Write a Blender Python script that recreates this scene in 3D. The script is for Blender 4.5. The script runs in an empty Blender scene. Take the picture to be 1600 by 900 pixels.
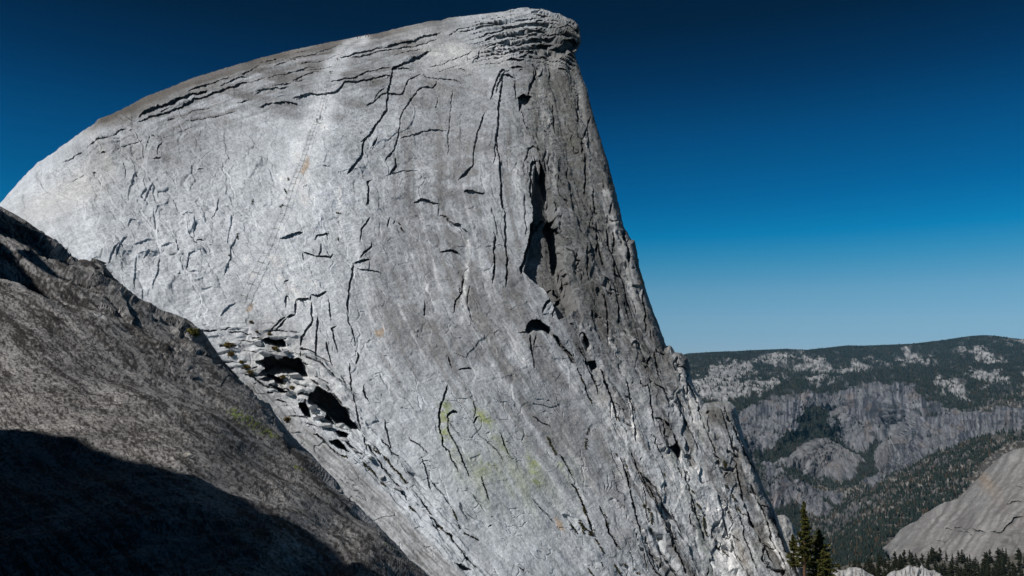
import bpy, math, random
import numpy as np
from mathutils import Vector

random.seed(5)
RNG = np.random.default_rng(11)
SC = bpy.context.scene
COL = SC.collection

# ------------------------------------------------------------------ camera, world, sun, exposure
FPX = 1256.0                       # focal length in pixels of the 1600 px wide photograph
HORIZON = 572.0
PITCH = math.atan((HORIZON - 450.0) / FPX)
cam_data = bpy.data.cameras.new("camera")
cam_data.sensor_width = 36.0
cam_data.lens = 36.0 * FPX / 1600.0
cam_data.clip_start = 0.1
cam_data.clip_end = 80000.0
cam = bpy.data.objects.new("camera", cam_data)
cam.rotation_euler = (math.pi / 2 + PITCH, 0, 0)
COL.objects.link(cam)
SC.camera = cam

SUN = np.array([-0.55, -0.42, 0.70]); SUN /= np.linalg.norm(SUN)
SUN_EL = math.asin(SUN[2]); SUN_ROT = math.atan2(SUN[0], SUN[1])
world = bpy.data.worlds.new("World")
SC.world = world
world.use_nodes = True
nt = world.node_tree
bg = nt.nodes["Background"]
sky = nt.nodes.new("ShaderNodeTexSky")
sky.sky_type = 'NISHITA'
sky.sun_disc = False
sky.sun_elevation = SUN_EL
sky.sun_rotation = SUN_ROT
sky.altitude = 2600.0
sky.air_density = 1.0
sky.dust_density = 0.3
sky.ozone_density = 2.0
tc = nt.nodes.new("ShaderNodeTexCoord")
sep = nt.nodes.new("ShaderNodeSeparateXYZ")
nt.links.new(tc.outputs["Generated"], sep.inputs[0])
ramp = nt.nodes.new("ShaderNodeValToRGB")
SKY_STOPS = [(0.0, (1, 1, 1)), (1.0, (1, 1, 1))]
SKY_STOPS = [(0.0, (0.34, 0.46, 0.65)), (0.024, (0.345, 0.475, 0.652)), (0.053, (0.36, 0.525, 0.635)), (0.090, (0.304, 0.555, 0.635)), (0.127, (0.117, 0.535, 0.646)), (0.156, (0.007, 0.485, 0.666)), (0.199, (0.0, 0.375, 0.586)),
             (0.269, (0.0, 0.266, 0.452)), (0.336, (0.0, 0.143, 0.262)), (0.398, (0.0, 0.080, 0.140)), (0.55, (0.0, 0.05, 0.085)), (1.0, (0.0, 0.04, 0.06))]
cr = ramp.color_ramp
while len(cr.elements) < len(SKY_STOPS):
    cr.elements.new(0.5)
for e, (p, c) in zip(cr.elements, SKY_STOPS):
    e.position = p
    e.color = (*c, 1)
nt.links.new(sep.outputs["Z"], ramp.inputs[0])
mul = nt.nodes.new("ShaderNodeMix")
mul.data_type = 'RGBA'
mul.blend_type = 'MULTIPLY'
mul.inputs[0].default_value = 1.0
nt.links.new(sky.outputs[0], mul.inputs[6])
nt.links.new(ramp.outputs[0], mul.inputs[7])
nt.links.new(mul.outputs[2], bg.inputs[0])
bg.inputs[1].default_value = 0.10

sun_data = bpy.data.lights.new("sun", 'SUN')
sun_data.energy = 4.1
sun_data.angle = math.radians(0.5)
sun_data.color = (1.0, 0.965, 0.93)
sun_ob = bpy.data.objects.new("sun", sun_data)
sun_ob.rotation_euler = Vector((-SUN[0], -SUN[1], -SUN[2])).to_track_quat('-Z', 'Y').to_euler()
sun_ob.location = (-60, -60, 120)
COL.objects.link(sun_ob)
SC.view_settings.view_transform = 'Standard'
SC.view_settings.look = 'None'
SC.view_settings.exposure = 0.0
SC.view_settings.gamma = 1.0
SC.view_settings.use_curve_mapping = False

# ------------------------------------------------------------------ helpers: directions and noise
CP, SP = math.cos(PITCH), math.sin(PITCH)
FWD = np.array([0.0, CP, SP])


def ray(px, py):
    """direction with unit forward depth seen from the lookout point"""
    a = (np.asarray(px, dtype=np.float64) - 800.0) / FPX
    b = (np.asarray(py, dtype=np.float64) - 450.0) / FPX
    return np.stack([a, CP + b * SP, SP - b * CP], -1)


def at(px, py, d):
    return ray(px, py) * np.asarray(d, dtype=np.float64)[..., None]


def _hash(ix, iy, iz, seed):
    h = (ix.astype(np.int64) * 374761393 + iy.astype(np.int64) * 668265263
         + iz.astype(np.int64) * 2147483647 + seed * 974634777) & 0xFFFFFFFF
    h = ((h ^ (h >> 13)) * 1274126177) & 0xFFFFFFFF
    h = ((h ^ (h >> 15)) * 2246822519) & 0xFFFFFFFF
    return (h ^ (h >> 16)) & 0xFFFFFFFF


def perlin(x, y, z=None, seed=0):
    x = np.asarray(x, dtype=np.float64); y = np.asarray(y, dtype=np.float64)
    z = np.zeros_like(x) if z is None else np.asarray(z, dtype=np.float64)
    flat = not np.any(z)
    x0, y0, z0 = np.floor(x), np.floor(y), np.floor(z)
    fx, fy, fz = x - x0, y - y0, z - z0
    u = fx * fx * fx * (fx * (fx * 6 - 15) + 10)
    v = fy * fy * fy * (fy * (fy * 6 - 15) + 10)
    w = fz * fz * fz * (fz * (fz * 6 - 15) + 10)
    out = 0.0
    for k in ((0,) if flat else (0, 1)):
        wk = (1 - w) if k == 0 else w
        for j in (0, 1):
            wj = (1 - v) if j == 0 else v
            for i in (0, 1):
                wi = (1 - u) if i == 0 else u
                h = _hash(x0 + i, y0 + j, z0 + k, seed)
                gx = (h & 1023) / 511.5 - 1
                gy = ((h >> 10) & 1023) / 511.5 - 1
                gz = ((h >> 20) & 1023) / 511.5 - 1
                out = out + wi * wj * wk * (gx * (fx - i) + gy * (fy - j) + gz * (fz - k))
    return out * 1.35


def fbm(x, y, z=None, octs=4, seed=0, gain=0.5):
    s, a = 0.0, 1.0
    for o in range(octs):
        k = 2.03 ** o
        s = s + a * perlin(x * k, y * k, None if z is None else z * k, seed + o * 17)
        a *= gain
    return s


def voronoi(x, y, seed=0):
    """returns F1, F2 and a random number per cell and the vector to the cell centre"""
    x0, y0 = np.floor(x), np.floor(y)
    f1 = np.full(x.shape, 9.0); f2 = np.full(x.shape, 9.0)
    idn = np.zeros(x.shape); dx1 = np.zeros(x.shape); dy1 = np.zeros(x.shape)
    for j in (-1, 0, 1):
        for i in (-1, 0, 1):
            h = _hash(x0 + i, y0 + j, np.zeros_like(x0), seed)
            cx = x0 + i + 0.1 + 0.8 * (h & 1023) / 1023.0
            cy = y0 + j + 0.1 + 0.8 * ((h >> 10) & 1023) / 1023.0
            dx, dy = x - cx, y - cy
            d = np.sqrt(dx * dx + dy * dy)
            near = d < f1
            f2 = np.where(near, f1, np.minimum(f2, d))
            idn = np.where(near, ((h >> 20) & 1023) / 1023.0, idn)
            dx1 = np.where(near, dx, dx1); dy1 = np.where(near, dy, dy1)
            f1 = np.where(near, d, f1)
    return f1, f2, idn, dx1, dy1


def sstep(a, b, x):
    t = np.clip((x - a) / (b - a), 0, 1)
    return t * t * (3 - 2 * t)


class Spline2:
    """smooth thin-plate surface through (px, py, depth) soundings"""
    def __init__(self, pts, relax=0.02):
        p = np.array(pts, dtype=np.float64)
        self.c = p[:, :2] / 100.0
        n = len(p)
        K = self._k(self.c)
        P = np.c_[np.ones(n), self.c]
        A = np.zeros((n + 3, n + 3))
        A[:n, :n] = K + relax * np.eye(n); A[:n, n:] = P; A[n:, :n] = P.T
        self.w = np.linalg.solve(A, np.r_[np.log(p[:, 2]), 0, 0, 0])

    def _k(self, q):
        d2 = ((q[:, None, :] - self.c[None]) ** 2).sum(-1)
        return 0.5 * d2 * np.log(d2 + 1e-12)

    def __call__(self, px, py):
        px = np.asarray(px, dtype=np.float64); py = np.asarray(py, dtype=np.float64)
        q = np.stack([px.ravel(), py.ravel()], -1) / 100.0
        out = np.empty(len(q)); n = len(self.c)
        for i in range(0, len(q), 60000):
            s = q[i:i + 60000]
            out[i:i + 60000] = self._k(s) @ self.w[:n] + self.w[n] + s @ self.w[n + 1:]
        return np.exp(out).reshape(px.shape)


def seg_nearest(px, py, poly, closed=True):
    best = np.full(px.shape, 1e9); nx = np.zeros(px.shape); ny = np.zeros(px.shape)
    n = len(poly)
    for i in range(n if closed else n - 1):
        ax, ay = poly[i]; bx, by = poly[(i + 1) % n]
        ex, ey = bx - ax, by - ay
        L = ex * ex + ey * ey + 1e-9
        t = np.clip(((px - ax) * ex + (py - ay) * ey) / L, 0, 1)
        qx, qy = ax + t * ex, ay + t * ey
        d = (px - qx) ** 2 + (py - qy) ** 2
        m = d < best
        best = np.where(m, d, best); nx = np.where(m, qx, nx); ny = np.where(m, qy, ny)
    return np.sqrt(best), nx, ny


def inside(px, py, poly):
    c = np.zeros(px.shape, dtype=bool)
    n = len(poly)
    for i in range(n):
        ax, ay = poly[i]; bx, by = poly[(i + 1) % n]
        if ay == by:
            continue
        m = (ay > py) != (by > py)
        c ^= m & (px < (bx - ax) * (py - ay) / (by - ay) + ax)
    return c


def poly_sd(px, py, poly):
    """signed distance, positive inside; evaluated only around the polygon"""
    P = np.array(poly, dtype=np.float64)
    out = np.full(px.shape, -999.0)
    m = (px > P[:, 0].min() - 40) & (px < P[:, 0].max() + 40) & (py > P[:, 1].min() - 40) & (py < P[:, 1].max() + 40)
    if m.any():
        x, y = px[m], py[m]
        d, _, _ = seg_nearest(x, y, poly)
        out[m] = np.where(inside(x, y, poly), d, -d)
    return out


def rough_line(pts, step, amp, seed, closed=False, scale=14.0):
    """resample a traced line and give it a broken natural edge"""
    P = np.array(pts, dtype=np.float64)
    if closed:
        P = np.r_[P, P[:1]]
    L = np.r_[0, np.cumsum(np.hypot(*np.diff(P, axis=0).T))]
    n = max(2, int(L[-1] / step))
    s = np.linspace(0, L[-1], n + 1)
    X, Y = np.interp(s, L, P[:, 0]), np.interp(s, L, P[:, 1])
    tx, ty = np.gradient(X), np.gradient(Y)
    k = np.hypot(tx, ty) + 1e-9
    o = amp * (perlin(s / scale, s * 0 + seed, None, seed) + 0.6 * perlin(s / (scale * 0.3), s * 0 + seed + .5, None, seed + 1))
    env = np.ones_like(s)
    X, Y = X - ty / k * o * env, Y + tx / k * o * env
    Q = np.stack([X, Y], -1)
    return Q[:-1] if closed else Q


# ------------------------------------------------------------------ helpers: meshes, materials, tags
def make_mesh(name, verts, faces4=None, faces3=None, cols=None, mat=None, smooth=False):
    me = bpy.data.meshes.new(name)
    nv = len(verts)
    me.vertices.add(nv)
    me.vertices.foreach_set("co", np.ascontiguousarray(verts, dtype=np.float32).ravel())
    loops, starts, k = [], [], 0
    for f, n in ((faces4, 4), (faces3, 3)):
        if f is not None and len(f):
            f = np.asarray(f, dtype=np.int32)
            loops.append(f.ravel())
            starts.append(k + np.arange(len(f), dtype=np.int32) * n)
            k += f.size
    loops = np.concatenate(loops); starts = np.concatenate(starts)
    me.loops.add(len(loops))
    me.loops.foreach_set("vertex_index", loops)
    me.polygons.add(len(starts))
    me.polygons.foreach_set("loop_start", starts.astype(np.int32))
    me.update(calc_edges=True)
    me.polygons.foreach_set("use_smooth", np.full(len(starts), smooth))
    if cols is not None:
        ca = me.color_attributes.new("tint", 'FLOAT_COLOR', 'POINT')
        c4 = np.ones((nv, 4), dtype=np.float32); c4[:, :3] = cols
        ca.data.foreach_set("color", c4.ravel())
    me.validate()
    if mat is not None:
        me.materials.append(mat)
    return me


def link(name, me, parent=None):
    o = bpy.data.objects.new(name, me)
    COL.objects.link(o)
    if parent is not None:
        o.parent = parent
    return o


def tag(o, label=None, cat=None, group=None, kind=None):
    if label: o["label"] = label
    if cat: o["category"] = cat
    if group: o["group"] = group
    if kind: o["kind"] = kind
    return o


def empty(name, loc):
    o = bpy.data.objects.new(name, None)
    o.location = loc
    COL.objects.link(o)
    return o


def rock_material(name, grain=1.0, grain_amt=0.25, speck=0.0, speck_scale=6.0, bump=0.3, stretch=None, rot=(0, 0, 0)):
    """mineral colour of the vertices, broken up by grain and dark lichen specks in object space"""
    m = bpy.data.materials.new(name)
    m.use_nodes = True
    t = m.node_tree; N = t.nodes; L = t.links
    bs = N["Principled BSDF"]
    bs.inputs["Roughness"].default_value = 0.92
    bs.inputs["Specular IOR Level"].default_value = 0.15
    at_ = N.new("ShaderNodeAttribute"); at_.attribute_name = "tint"
    co = N.new("ShaderNodeTexCoord")
    mp = N.new("ShaderNodeMapping")
    mp.inputs["Rotation"].default_value = rot
    if stretch: mp.inputs["Scale"].default_value = stretch
    L.new(co.outputs["Object"], mp.inputs[0])
    n1 = N.new("ShaderNodeTexNoise"); n1.inputs["Scale"].default_value = grain
    n1.inputs["Detail"].default_value = 8; n1.inputs["Roughness"].default_value = 0.7
    L.new(mp.outputs[0], n1.inputs["Vector"])
    mr = N.new("ShaderNodeMapRange")
    mr.inputs[1].default_value = 0.3; mr.inputs[2].default_value = 0.7
    mr.inputs[3].default_value = 1 - grain_amt; mr.inputs[4].default_value = 1 + grain_amt
    L.new(n1.outputs["Fac"], mr.inputs[0])
    mx = N.new("ShaderNodeMix"); mx.data_type = 'RGBA'; mx.blend_type = 'MULTIPLY'; mx.inputs[0].default_value = 1
    L.new(at_.outputs["Color"], mx.inputs[6]); L.new(mr.outputs[0], mx.inputs[7])
    last = mx.outputs[2]
    if speck > 0:
        n2 = N.new("ShaderNodeTexNoise"); n2.inputs["Scale"].default_value = speck_scale
        n2.inputs["Detail"].default_value = 6; n2.inputs["Roughness"].default_value = 0.75
        L.new(mp.outputs[0], n2.inputs["Vector"])
        r2 = N.new("ShaderNodeMapRange")
        r2.inputs[1].default_value = 0.46; r2.inputs[2].default_value = 0.56
        r2.inputs[3].default_value = 1 - speck; r2.inputs[4].default_value = 1.25
        L.new(n2.outputs["Fac"], r2.inputs[0])
        m2 = N.new("ShaderNodeMix"); m2.data_type = 'RGBA'; m2.blend_type = 'MULTIPLY'; m2.inputs[0].default_value = 1
        L.new(last, m2.inputs[6]); L.new(r2.outputs[0], m2.inputs[7])
        last = m2.outputs[2]
    L.new(last, bs.inputs["Base Color"])
    if bump > 0:
        bp = N.new("ShaderNodeBump"); bp.inputs["Strength"].default_value = bump
        bp.inputs["Distance"].default_value = 0.5 / grain
        L.new(n1.outputs["Fac"], bp.inputs["Height"])
        L.new(bp.outputs[0], bs.inputs["Normal"])
    return m


def plain_material(name, col, rough=0.85, metal=0.0, var=0.25, scale=3.0):
    m = bpy.data.materials.new(name)
    m.use_nodes = True
    t = m.node_tree; N = t.nodes; L = t.links
    bs = N["Principled BSDF"]
    bs.inputs["Roughness"].default_value = rough
    bs.inputs["Metallic"].default_value = metal
    bs.inputs["Specular IOR Level"].default_value = 0.2
    co = N.new("ShaderNodeTexCoord")
    n = N.new("ShaderNodeTexNoise"); n.inputs["Scale"].default_value = scale; n.inputs["Detail"].default_value = 4
    L.new(co.outputs["Object"], n.inputs["Vector"])
    r = N.new("ShaderNodeMapRange")
    r.inputs[1].default_value = 0.3; r.inputs[2].default_value = 0.7
    r.inputs[3].default_value = 1 - var; r.inputs[4].default_value = 1 + var
    L.new(n.outputs["Fac"], r.inputs[0])
    mx = N.new("ShaderNodeMix"); mx.data_type = 'RGBA'; mx.blend_type = 'MULTIPLY'; mx.inputs[0].default_value = 1
    mx.inputs[6].default_value = (*col, 1)
    L.new(r.outputs[0], mx.inputs[7]); L.new(mx.outputs[2], bs.inputs["Base Color"])
    return m


def leaf_material(name):
    m = bpy.data.materials.new(name)
    m.use_nodes = True
    t = m.node_tree
    bs = t.nodes["Principled BSDF"]
    bs.inputs["Roughness"].default_value = 0.8
    bs.inputs["Specular IOR Level"].default_value = 0.15
    a = t.nodes.new("ShaderNodeAttribute"); a.attribute_name = "tint"
    t.links.new(a.outputs["Color"], bs.inputs["Base Color"])
    return m


class Patch:
    """A block of rock: a closed outline, a depth for every direction inside it, relief along the
    true surface normal, an edge that rolls over, and a back that closes the block behind it."""
    def __init__(self, name, outline, h, depth, relief, colour, mat, roll=None, skirt=((3, 20), (20, 90)),
                 kind='structure', pre=None):
        O = np.array(outline)
        x0, y0 = O.min(0) - 3 * h; x1, y1 = O.max(0) + 3 * h
        gx = np.arange(x0, x1, h); gy = np.arange(y0, y1, h)
        px, py = np.meshgrid(gx, gy)
        d, qx, qy = seg_nearest(px, py, outline)
        ins = inside(px, py, outline)
        sd = np.where(ins, d, -d)
        oy, ox = np.gradient(sd)
        on = np.hypot(ox, oy) + 1e-9
        ox, oy = -ox / on, -oy / on                       # outward direction
        snap = d < 0.75 * h
        px = np.where(snap, qx, px); py = np.where(snap, qy, py)
        sd = np.where(snap, 0.0, sd)
        keep = sd >= 0
        D = depth(px, py)
        if roll is not None:
            R, K = roll(px, py)
            t = np.clip(1 - np.maximum(sd, 0) / R, 0, 1)
            D = D + K * (1 - np.sqrt(1 - 0.97 * t * t))
        P = at(px, py, D)
        du = np.gradient(P, axis=1); dv = np.gradient(P, axis=0)
        n = np.cross(du, dv)
        n /= np.linalg.norm(n, axis=-1, keepdims=True) + 1e-12
        n *= np.where((n * P).sum(-1, keepdims=True) > 0, -1, 1)
        F = relief(px, py, P, sd)
        G = 0.0
        if isinstance(F, tuple):                          # undercut hollows run back under the sheet above them
            F, G = F
            U = P / np.linalg.norm(P, axis=-1, keepdims=True) + np.array([-0.07, 0, 0.09])
            P = P + U / np.linalg.norm(U, axis=-1, keepdims=True) * G[..., None]
        P = P + n * F[..., None]
        C = colour(px, py, P, sd, F)
        self.gx0, self.gy0, self.h, self.P, self.N, self.keep = x0, y0, h, P, n, keep
        idx = np.full(px.shape, -1, dtype=np.int64)
        idx[keep] = np.arange(keep.sum())
        a, b, c, e = idx[:-1, :-1], idx[:-1, 1:], idx[1:, 1:], idx[1:, :-1]
        ok = (a >= 0) & (b >= 0) & (c >= 0) & (e >= 0)
        quads = np.stack([a[ok], e[ok], c[ok], b[ok]], -1)
        V = P[keep]; Cc = C[keep]
        # closing skirt
        ed = np.concatenate([quads[:, [0, 1]], quads[:, [1, 2]], quads[:, [2, 3]], quads[:, [3, 0]]])
        key = np.minimum(ed[:, 0], ed[:, 1]) * len(V) + np.maximum(ed[:, 0], ed[:, 1])
        u, inv, cnt = np.unique(key, return_inverse=True, return_counts=True)
        be = ed[cnt[inv] == 1]
        bv = np.unique(be)
        pos = np.full(len(V), -1, dtype=np.int64); pos[bv] = np.arange(len(bv))
        fx, fy = px[keep][bv], py[keep][bv]
        wx, wy = ox[keep][bv], oy[keep][bv]
        dd = V[bv] @ FWD
        # true direction of the displaced vertex
        rx = V[bv][:, 0] / dd * FPX + 800
        up = np.array([0, -SP, CP])
        ry = 450 - (V[bv] @ up) / dd * FPX
        prev = bv
        allV, allC, faces = [V], [Cc], [quads]
        base = len(V)
        for inset, back in skirt:
            nv = at(rx - wx * inset, ry - wy * inset, dd + back)
            allV.append(nv); allC.append(Cc[bv])
            cur = base + np.arange(len(bv))
            pa, pb = pos[be[:, 0]], pos[be[:, 1]]
            faces.append(np.stack([prev[pb], prev[pa], cur[pa], cur[pb]], -1))
            prev = cur; base += len(bv)
        used = np.concatenate(faces)
        me = make_mesh(name, np.concatenate(allV), used, None, np.concatenate(allC), mat)
        self.ob = link(name, me)
        self.ob["kind"] = kind

    def point(self, px, py):
        i = (np.asarray(px, float) - self.gx0) / self.h; j = (np.asarray(py, float) - self.gy0) / self.h
        i0 = np.clip(np.floor(i).astype(int), 0, self.P.shape[1] - 2); j0 = np.clip(np.floor(j).astype(int), 0, self.P.shape[0] - 2)
        fi = (i - i0)[..., None]; fj = (j - j0)[..., None]
        P = self.P
        return (P[j0, i0] * (1 - fi) * (1 - fj) + P[j0, i0 + 1] * fi * (1 - fj)
                + P[j0 + 1, i0] * (1 - fi) * fj + P[j0 + 1, i0 + 1] * fi * fj)

    def normal(self, px, py):
        i0 = np.clip(((np.asarray(px, float) - self.gx0) / self.h).astype(int), 0, self.P.shape[1] - 1)
        j0 = np.clip(((np.asarray(py, float) - self.gy0) / self.h).astype(int), 0, self.P.shape[0] - 1)
        return self.N[j0, i0]


def carve_lines(F, G, px, py, lines, unit, seed=0):
    """cracks and the edges of rock sheets: (points, half width, depth m, step m, fade)"""
    wx = 2.2 * perlin(px / 13.0, py / 13.0, None, 901 + seed) + 1.1 * perlin(px / 5.0, py / 5.0, None, 902 + seed)
    wy = 2.2 * perlin(px / 13.0, py / 13.0, None, 903 + seed) + 1.1 * perlin(px / 5.0, py / 5.0, None, 904 + seed)
    X, Y = px + wx, py + wy
    gx = px[0]; gy = py[:, 0]
    h0, h1 = np.median(np.diff(gx)), np.median(np.diff(gy))
    for k, (pts, w, dep, step, fade) in enumerate(lines):
        p = np.array(pts, dtype=np.float64)
        mrg = max(3 * w, 2.2 * fade if step else 0) + 6
        i0 = int(max(0, (p[:, 0].min() - mrg - gx[0]) / h0)); i1 = int(min(px.shape[1], (p[:, 0].max() + mrg - gx[0]) / h0 + 1))
        j0 = int(max(0, (p[:, 1].min() - mrg - gy[0]) / h1)); j1 = int(min(px.shape[0], (p[:, 1].max() + mrg - gy[0]) / h1 + 1))
        if i1 <= i0 or j1 <= j0:
            continue
        x, y = X[j0:j1, i0:i1], Y[j0:j1, i0:i1]
        L = np.r_[0, np.cumsum(np.hypot(*np.diff(p, axis=0).T))]
        best = np.full(x.shape, 1e9); tt = np.zeros(x.shape); sg = np.zeros(x.shape)
        for i in range(len(p) - 1):
            ax, ay = p[i]; bx, by = p[i + 1]
            ex, ey = bx - ax, by - ay
            l2 = ex * ex + ey * ey + 1e-9
            t = np.clip(((x - ax) * ex + (y - ay) * ey) / l2, 0, 1)
            d = np.hypot(x - ax - t * ex, y - ay - t * ey)
            m = d < best
            best = np.where(m, d, best); tt = np.where(m, (L[i] + t * math.sqrt(l2)) / L[-1], tt)
            sg = np.where(m, np.sign((x - ax) * ey - (y - ay) * ex), sg)   # + on the left / upper hand
        w = min(w, 2.2 + .55 * (w - 2.2)) * LINE_W
        env = np.clip(np.minimum(tt, 1 - tt) * L[-1] / 10.0, 0, 1) ** 0.6
        ww = np.maximum(w, 1.15) * (0.65 + 0.7 * np.clip(0.5 + perlin(tt * L[-1] / 22.0, tt * 0 + k, None, 77 + k), 0, 1)) * env + 1e-6
        g = dep * np.clip(1.5 * (1.25 - best / ww), 0, 1) * np.minimum(1, env * 1.5)
        G[j0:j1, i0:i1] = np.maximum(G[j0:j1, i0:i1], g)
        if step:
            sgn = sg * np.sign(step) * best
            F[j0:j1, i0:i1] += 0.36 * abs(step) * sstep(-1.4, 1.4, sgn) * np.exp(-np.maximum(sgn, 0) / fade) * np.exp(-np.maximum(-sgn, 0) / 3.0) * env
    return F, G


def carve_drops(F, px, py, drops, seed=0):
    """one-sided drops: the sheet ends at the line and the rock beyond (upper or left hand) lies deeper"""
    for pts, drop, fade in drops:
        p = rough_line(pts, 5.0, 1.6, seed + len(pts))
        d, _, _ = seg_nearest(px, py, [tuple(q) for q in p], False)
        d = d + 1.2 * perlin(px / 7.0, py / 7.0, None, 930 + seed)
        m = d < 3.5 * fade
        sg = np.zeros(px.shape)
        best = np.full(px.shape, 1e9)
        for i in range(len(p) - 1):
            ax, ay = p[i]; bx, by = p[i + 1]
            ex, ey = bx - ax, by - ay
            t = np.clip(((px - ax) * ex + (py - ay) * ey) / (ex * ex + ey * ey + 1e-9), 0, 1)
            q = (px - ax - t * ex) ** 2 + (py - ay - t * ey) ** 2
            k = q < best
            best = np.where(k, q, best); sg = np.where(k, np.sign((px - ax) * ey - (py - ay) * ex), sg)
        e0 = np.hypot(px - p[0, 0], py - p[0, 1]); e1 = np.hypot(px - p[-1, 0], py - p[-1, 1])
        env = np.clip(np.minimum(e0, e1) / (1.2 * fade), 0, 1)
        F -= np.where(m, drop * env * sstep(-1.2, 1.2, sg * d) * np.exp(-d / fade), 0)
        F += np.where(m, 0.25 * drop * env * sstep(1.2, -1.2, sg * d) * np.exp(-d / (0.8 * fade)), 0)
    return F


LINE_W = 0.6


def carve_poly(G, px, py, polys, seed=0):
    wx = 1.8 * perlin(px / 15.0, py / 15.0, None, 911 + seed) + 1.0 * perlin(px / 5, py / 5, None, 912 + seed)
    wy = 1.8 * perlin(px / 15.0, py / 15.0, None, 913 + seed) + 1.0 * perlin(px / 5, py / 5, None, 914 + seed)
    for poly, dep, soft in polys:
        s = poly_sd(px + wx, py + wy, poly)
        G = np.maximum(G, dep * np.clip(s / soft + 0.5, 0, 1) * (s > -soft))
    return G

# ------------------------------------------------------------------ traced structure of the great granite dome
def Z(ox, oy, k, pts):
    return [(ox + x / k, oy + y / k) for x, y in pts]


CR = []


def crk(reg, pts, w=1.8, dep=2.0, step=0.5, fade=26.0):
    ox, oy, k = reg
    CR.append((rough_line(Z(ox, oy, k, pts), 5.0, 0.8, len(CR) + 3), w, dep, step, fade))


A1 = (0, 0, 3.2); A2 = (400, 0, 2.663); A3 = (0, 250, 3.2); A4 = (400, 300, 3.2)
A5 = (700, 250, 3.2); A6 = (200, 440, 3.2); A8 = (500, 620, 3.2); A9 = (900, 700, 4.21)
AS = (740, 0, 6.925); AE = (860, 100, 3.0); AB = (900, 520, 4.0)
# upper face, sheets that run along the crest
crk(A2, [(0, 290), (70, 265), (150, 250), (215, 238), (300, 210), (380, 185)], 1.2, 2, .5)
crk(A2, [(0, 390), (60, 388), (110, 380)], 1.4)
crk(A2, [(20, 445), (80, 435), (150, 432), (190, 445)], 1.8)
crk(A2, [(150, 420), (215, 405), (270, 398), (335, 392), (370, 360), (440, 350), (500, 340), (565, 325)], 2.1, 2.2, .7, 40)
crk(A2, [(310, 352), (360, 352), (420, 338), (470, 310), (520, 298), (575, 290)], 1.8, 2, .5)
crk(A2, [(345, 250), (400, 240), (470, 225), (530, 210)], 2.2, 2.4, .8)
crk(A2, [(530, 210), (600, 195), (660, 180), (720, 155), (770, 140)], 3.6, 3, 1.0)
crk(A2, [(390, 250), (470, 240), (540, 220), (610, 210), (680, 195), (760, 165)], 1.8)
crk(A2, [(800, 150), (840, 130), (900, 120)], 2.0)
# the long main crack and its company
crk(A2, [(380, 725), (415, 690), (440, 650), (445, 625), (455, 590), (475, 565), (490, 545), (515, 500), (545, 465), (550, 400), (565, 330), (570, 300), (600, 285), (640, 265), (690, 240), (730, 210)], 2.8, 3.5, 1.0, 34)
crk(A2, [(430, 605), (455, 590), (475, 565)], 2.5, 3, 0)
crk(A2, [(570, 300), (610, 295), (655, 298)], 2.4, 2.5, .8)
crk(A2, [(555, 725), (585, 690), (580, 650)], 3.0, 3, .8)
crk(A2, [(535, 680), (570, 630), (590, 580), (600, 520), (610, 470), (640, 430), (660, 400), (690, 370), (745, 368), (752, 335)], 1.7, 2, .6)
crk(A2, [(470, 625), (500, 600), (508, 575)], 2, 2, .6)
crk(A2, [(450, 440), (490, 435), (520, 405), (560, 402), (610, 402), (630, 350), (650, 330), (690, 310)], 1.9, 2, .5)
crk(A2, [(490, 430), (510, 395), (540, 380)], 1.6, 1.5, .4)
crk(A2, [(690, 310), (720, 325), (770, 328), (830, 338), (865, 360)], 1.6, 1.6, .5)
crk(A2, [(600, 580), (640, 568), (690, 550), (740, 545), (795, 548)], 1.4, 1.3, .4)
crk(A2, [(800, 640), (803, 540), (812, 460), (815, 380)], 1.1, 1.2, .3)
crk(A2, [(745, 455), (755, 430), (752, 400)], 1.2, 1.2, .3)
crk(A2, [(845, 755), (880, 720), (905, 690), (905, 640), (925, 550), (945, 500), (950, 470)], 2.1, 2.5, .7)
crk(A2, [(1030, 890), (1022, 800), (1015, 700), (1000, 600), (1010, 520), (1010, 450), (1020, 380), (1025, 330), (1045, 300)], 2.7, 3.5, 1.0)
crk(A2, [(975, 420), (990, 380), (1010, 330), (1025, 310), (1060, 295)], 2.5, 3, .8)
crk(A2, [(1000, 400), (1012, 350), (1035, 325), (1080, 335)], 2.0, 2.5, .7)
crk(A2, [(1082, 420), (1080, 380), (1078, 335)], 2.0, 2.5, .7)
crk(A2, [(990, 690), (995, 600), (1000, 540)], 1.6, 2, .4)
crk(A2, [(1130, 405), (1150, 350), (1165, 300), (1150, 265)], 4.0, 4, .8)
crk(A2, [(1125, 530), (1110, 480), (1100, 450)], 1.6, 2, .3)
crk(A2, [(1185, 660), (1160, 590), (1130, 540), (1120, 520)], 1.5, 1.5, -.4)
crk(A2, [(1115, 690), (1135, 640), (1150, 615), (1175, 640), (1185, 670)], 2.0, 2, .4)
crk(A2, [(1150, 890), (1140, 800), (1140, 740)], 2.4, 3, .8)
crk(A2, [(840, 290), (860, 285), (900, 330)], 1.5, 1.5, .4)
crk(A2, [(880, 260), (885, 230), (920, 205)], 1.6, 1.6, .4)
crk(A2, [(900, 270), (930, 230), (940, 190)], 1.6, 1.6, .4)
crk(A2, [(655, 840), (700, 835), (760, 855)], 1.9, 1.8, .5)
crk(A2, [(860, 800), (900, 808), (945, 820)], 1.9, 1.8, .5)
crk(A2, [(540, 725), (600, 712), (680, 712)], 1.0, 1, .3)
crk(A2, [(465, 860), (470, 800), (465, 760), (485, 740)], 3.0, 3, .8)
crk(A2, [(195, 800), (215, 775)], 1.4, 1.4, .3)
crk(A2, [(275, 695), (310, 690)], 1.1, 1, .3)
crk(A2, [(280, 540), (290, 525)], 1.5, 2, .3)
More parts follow.
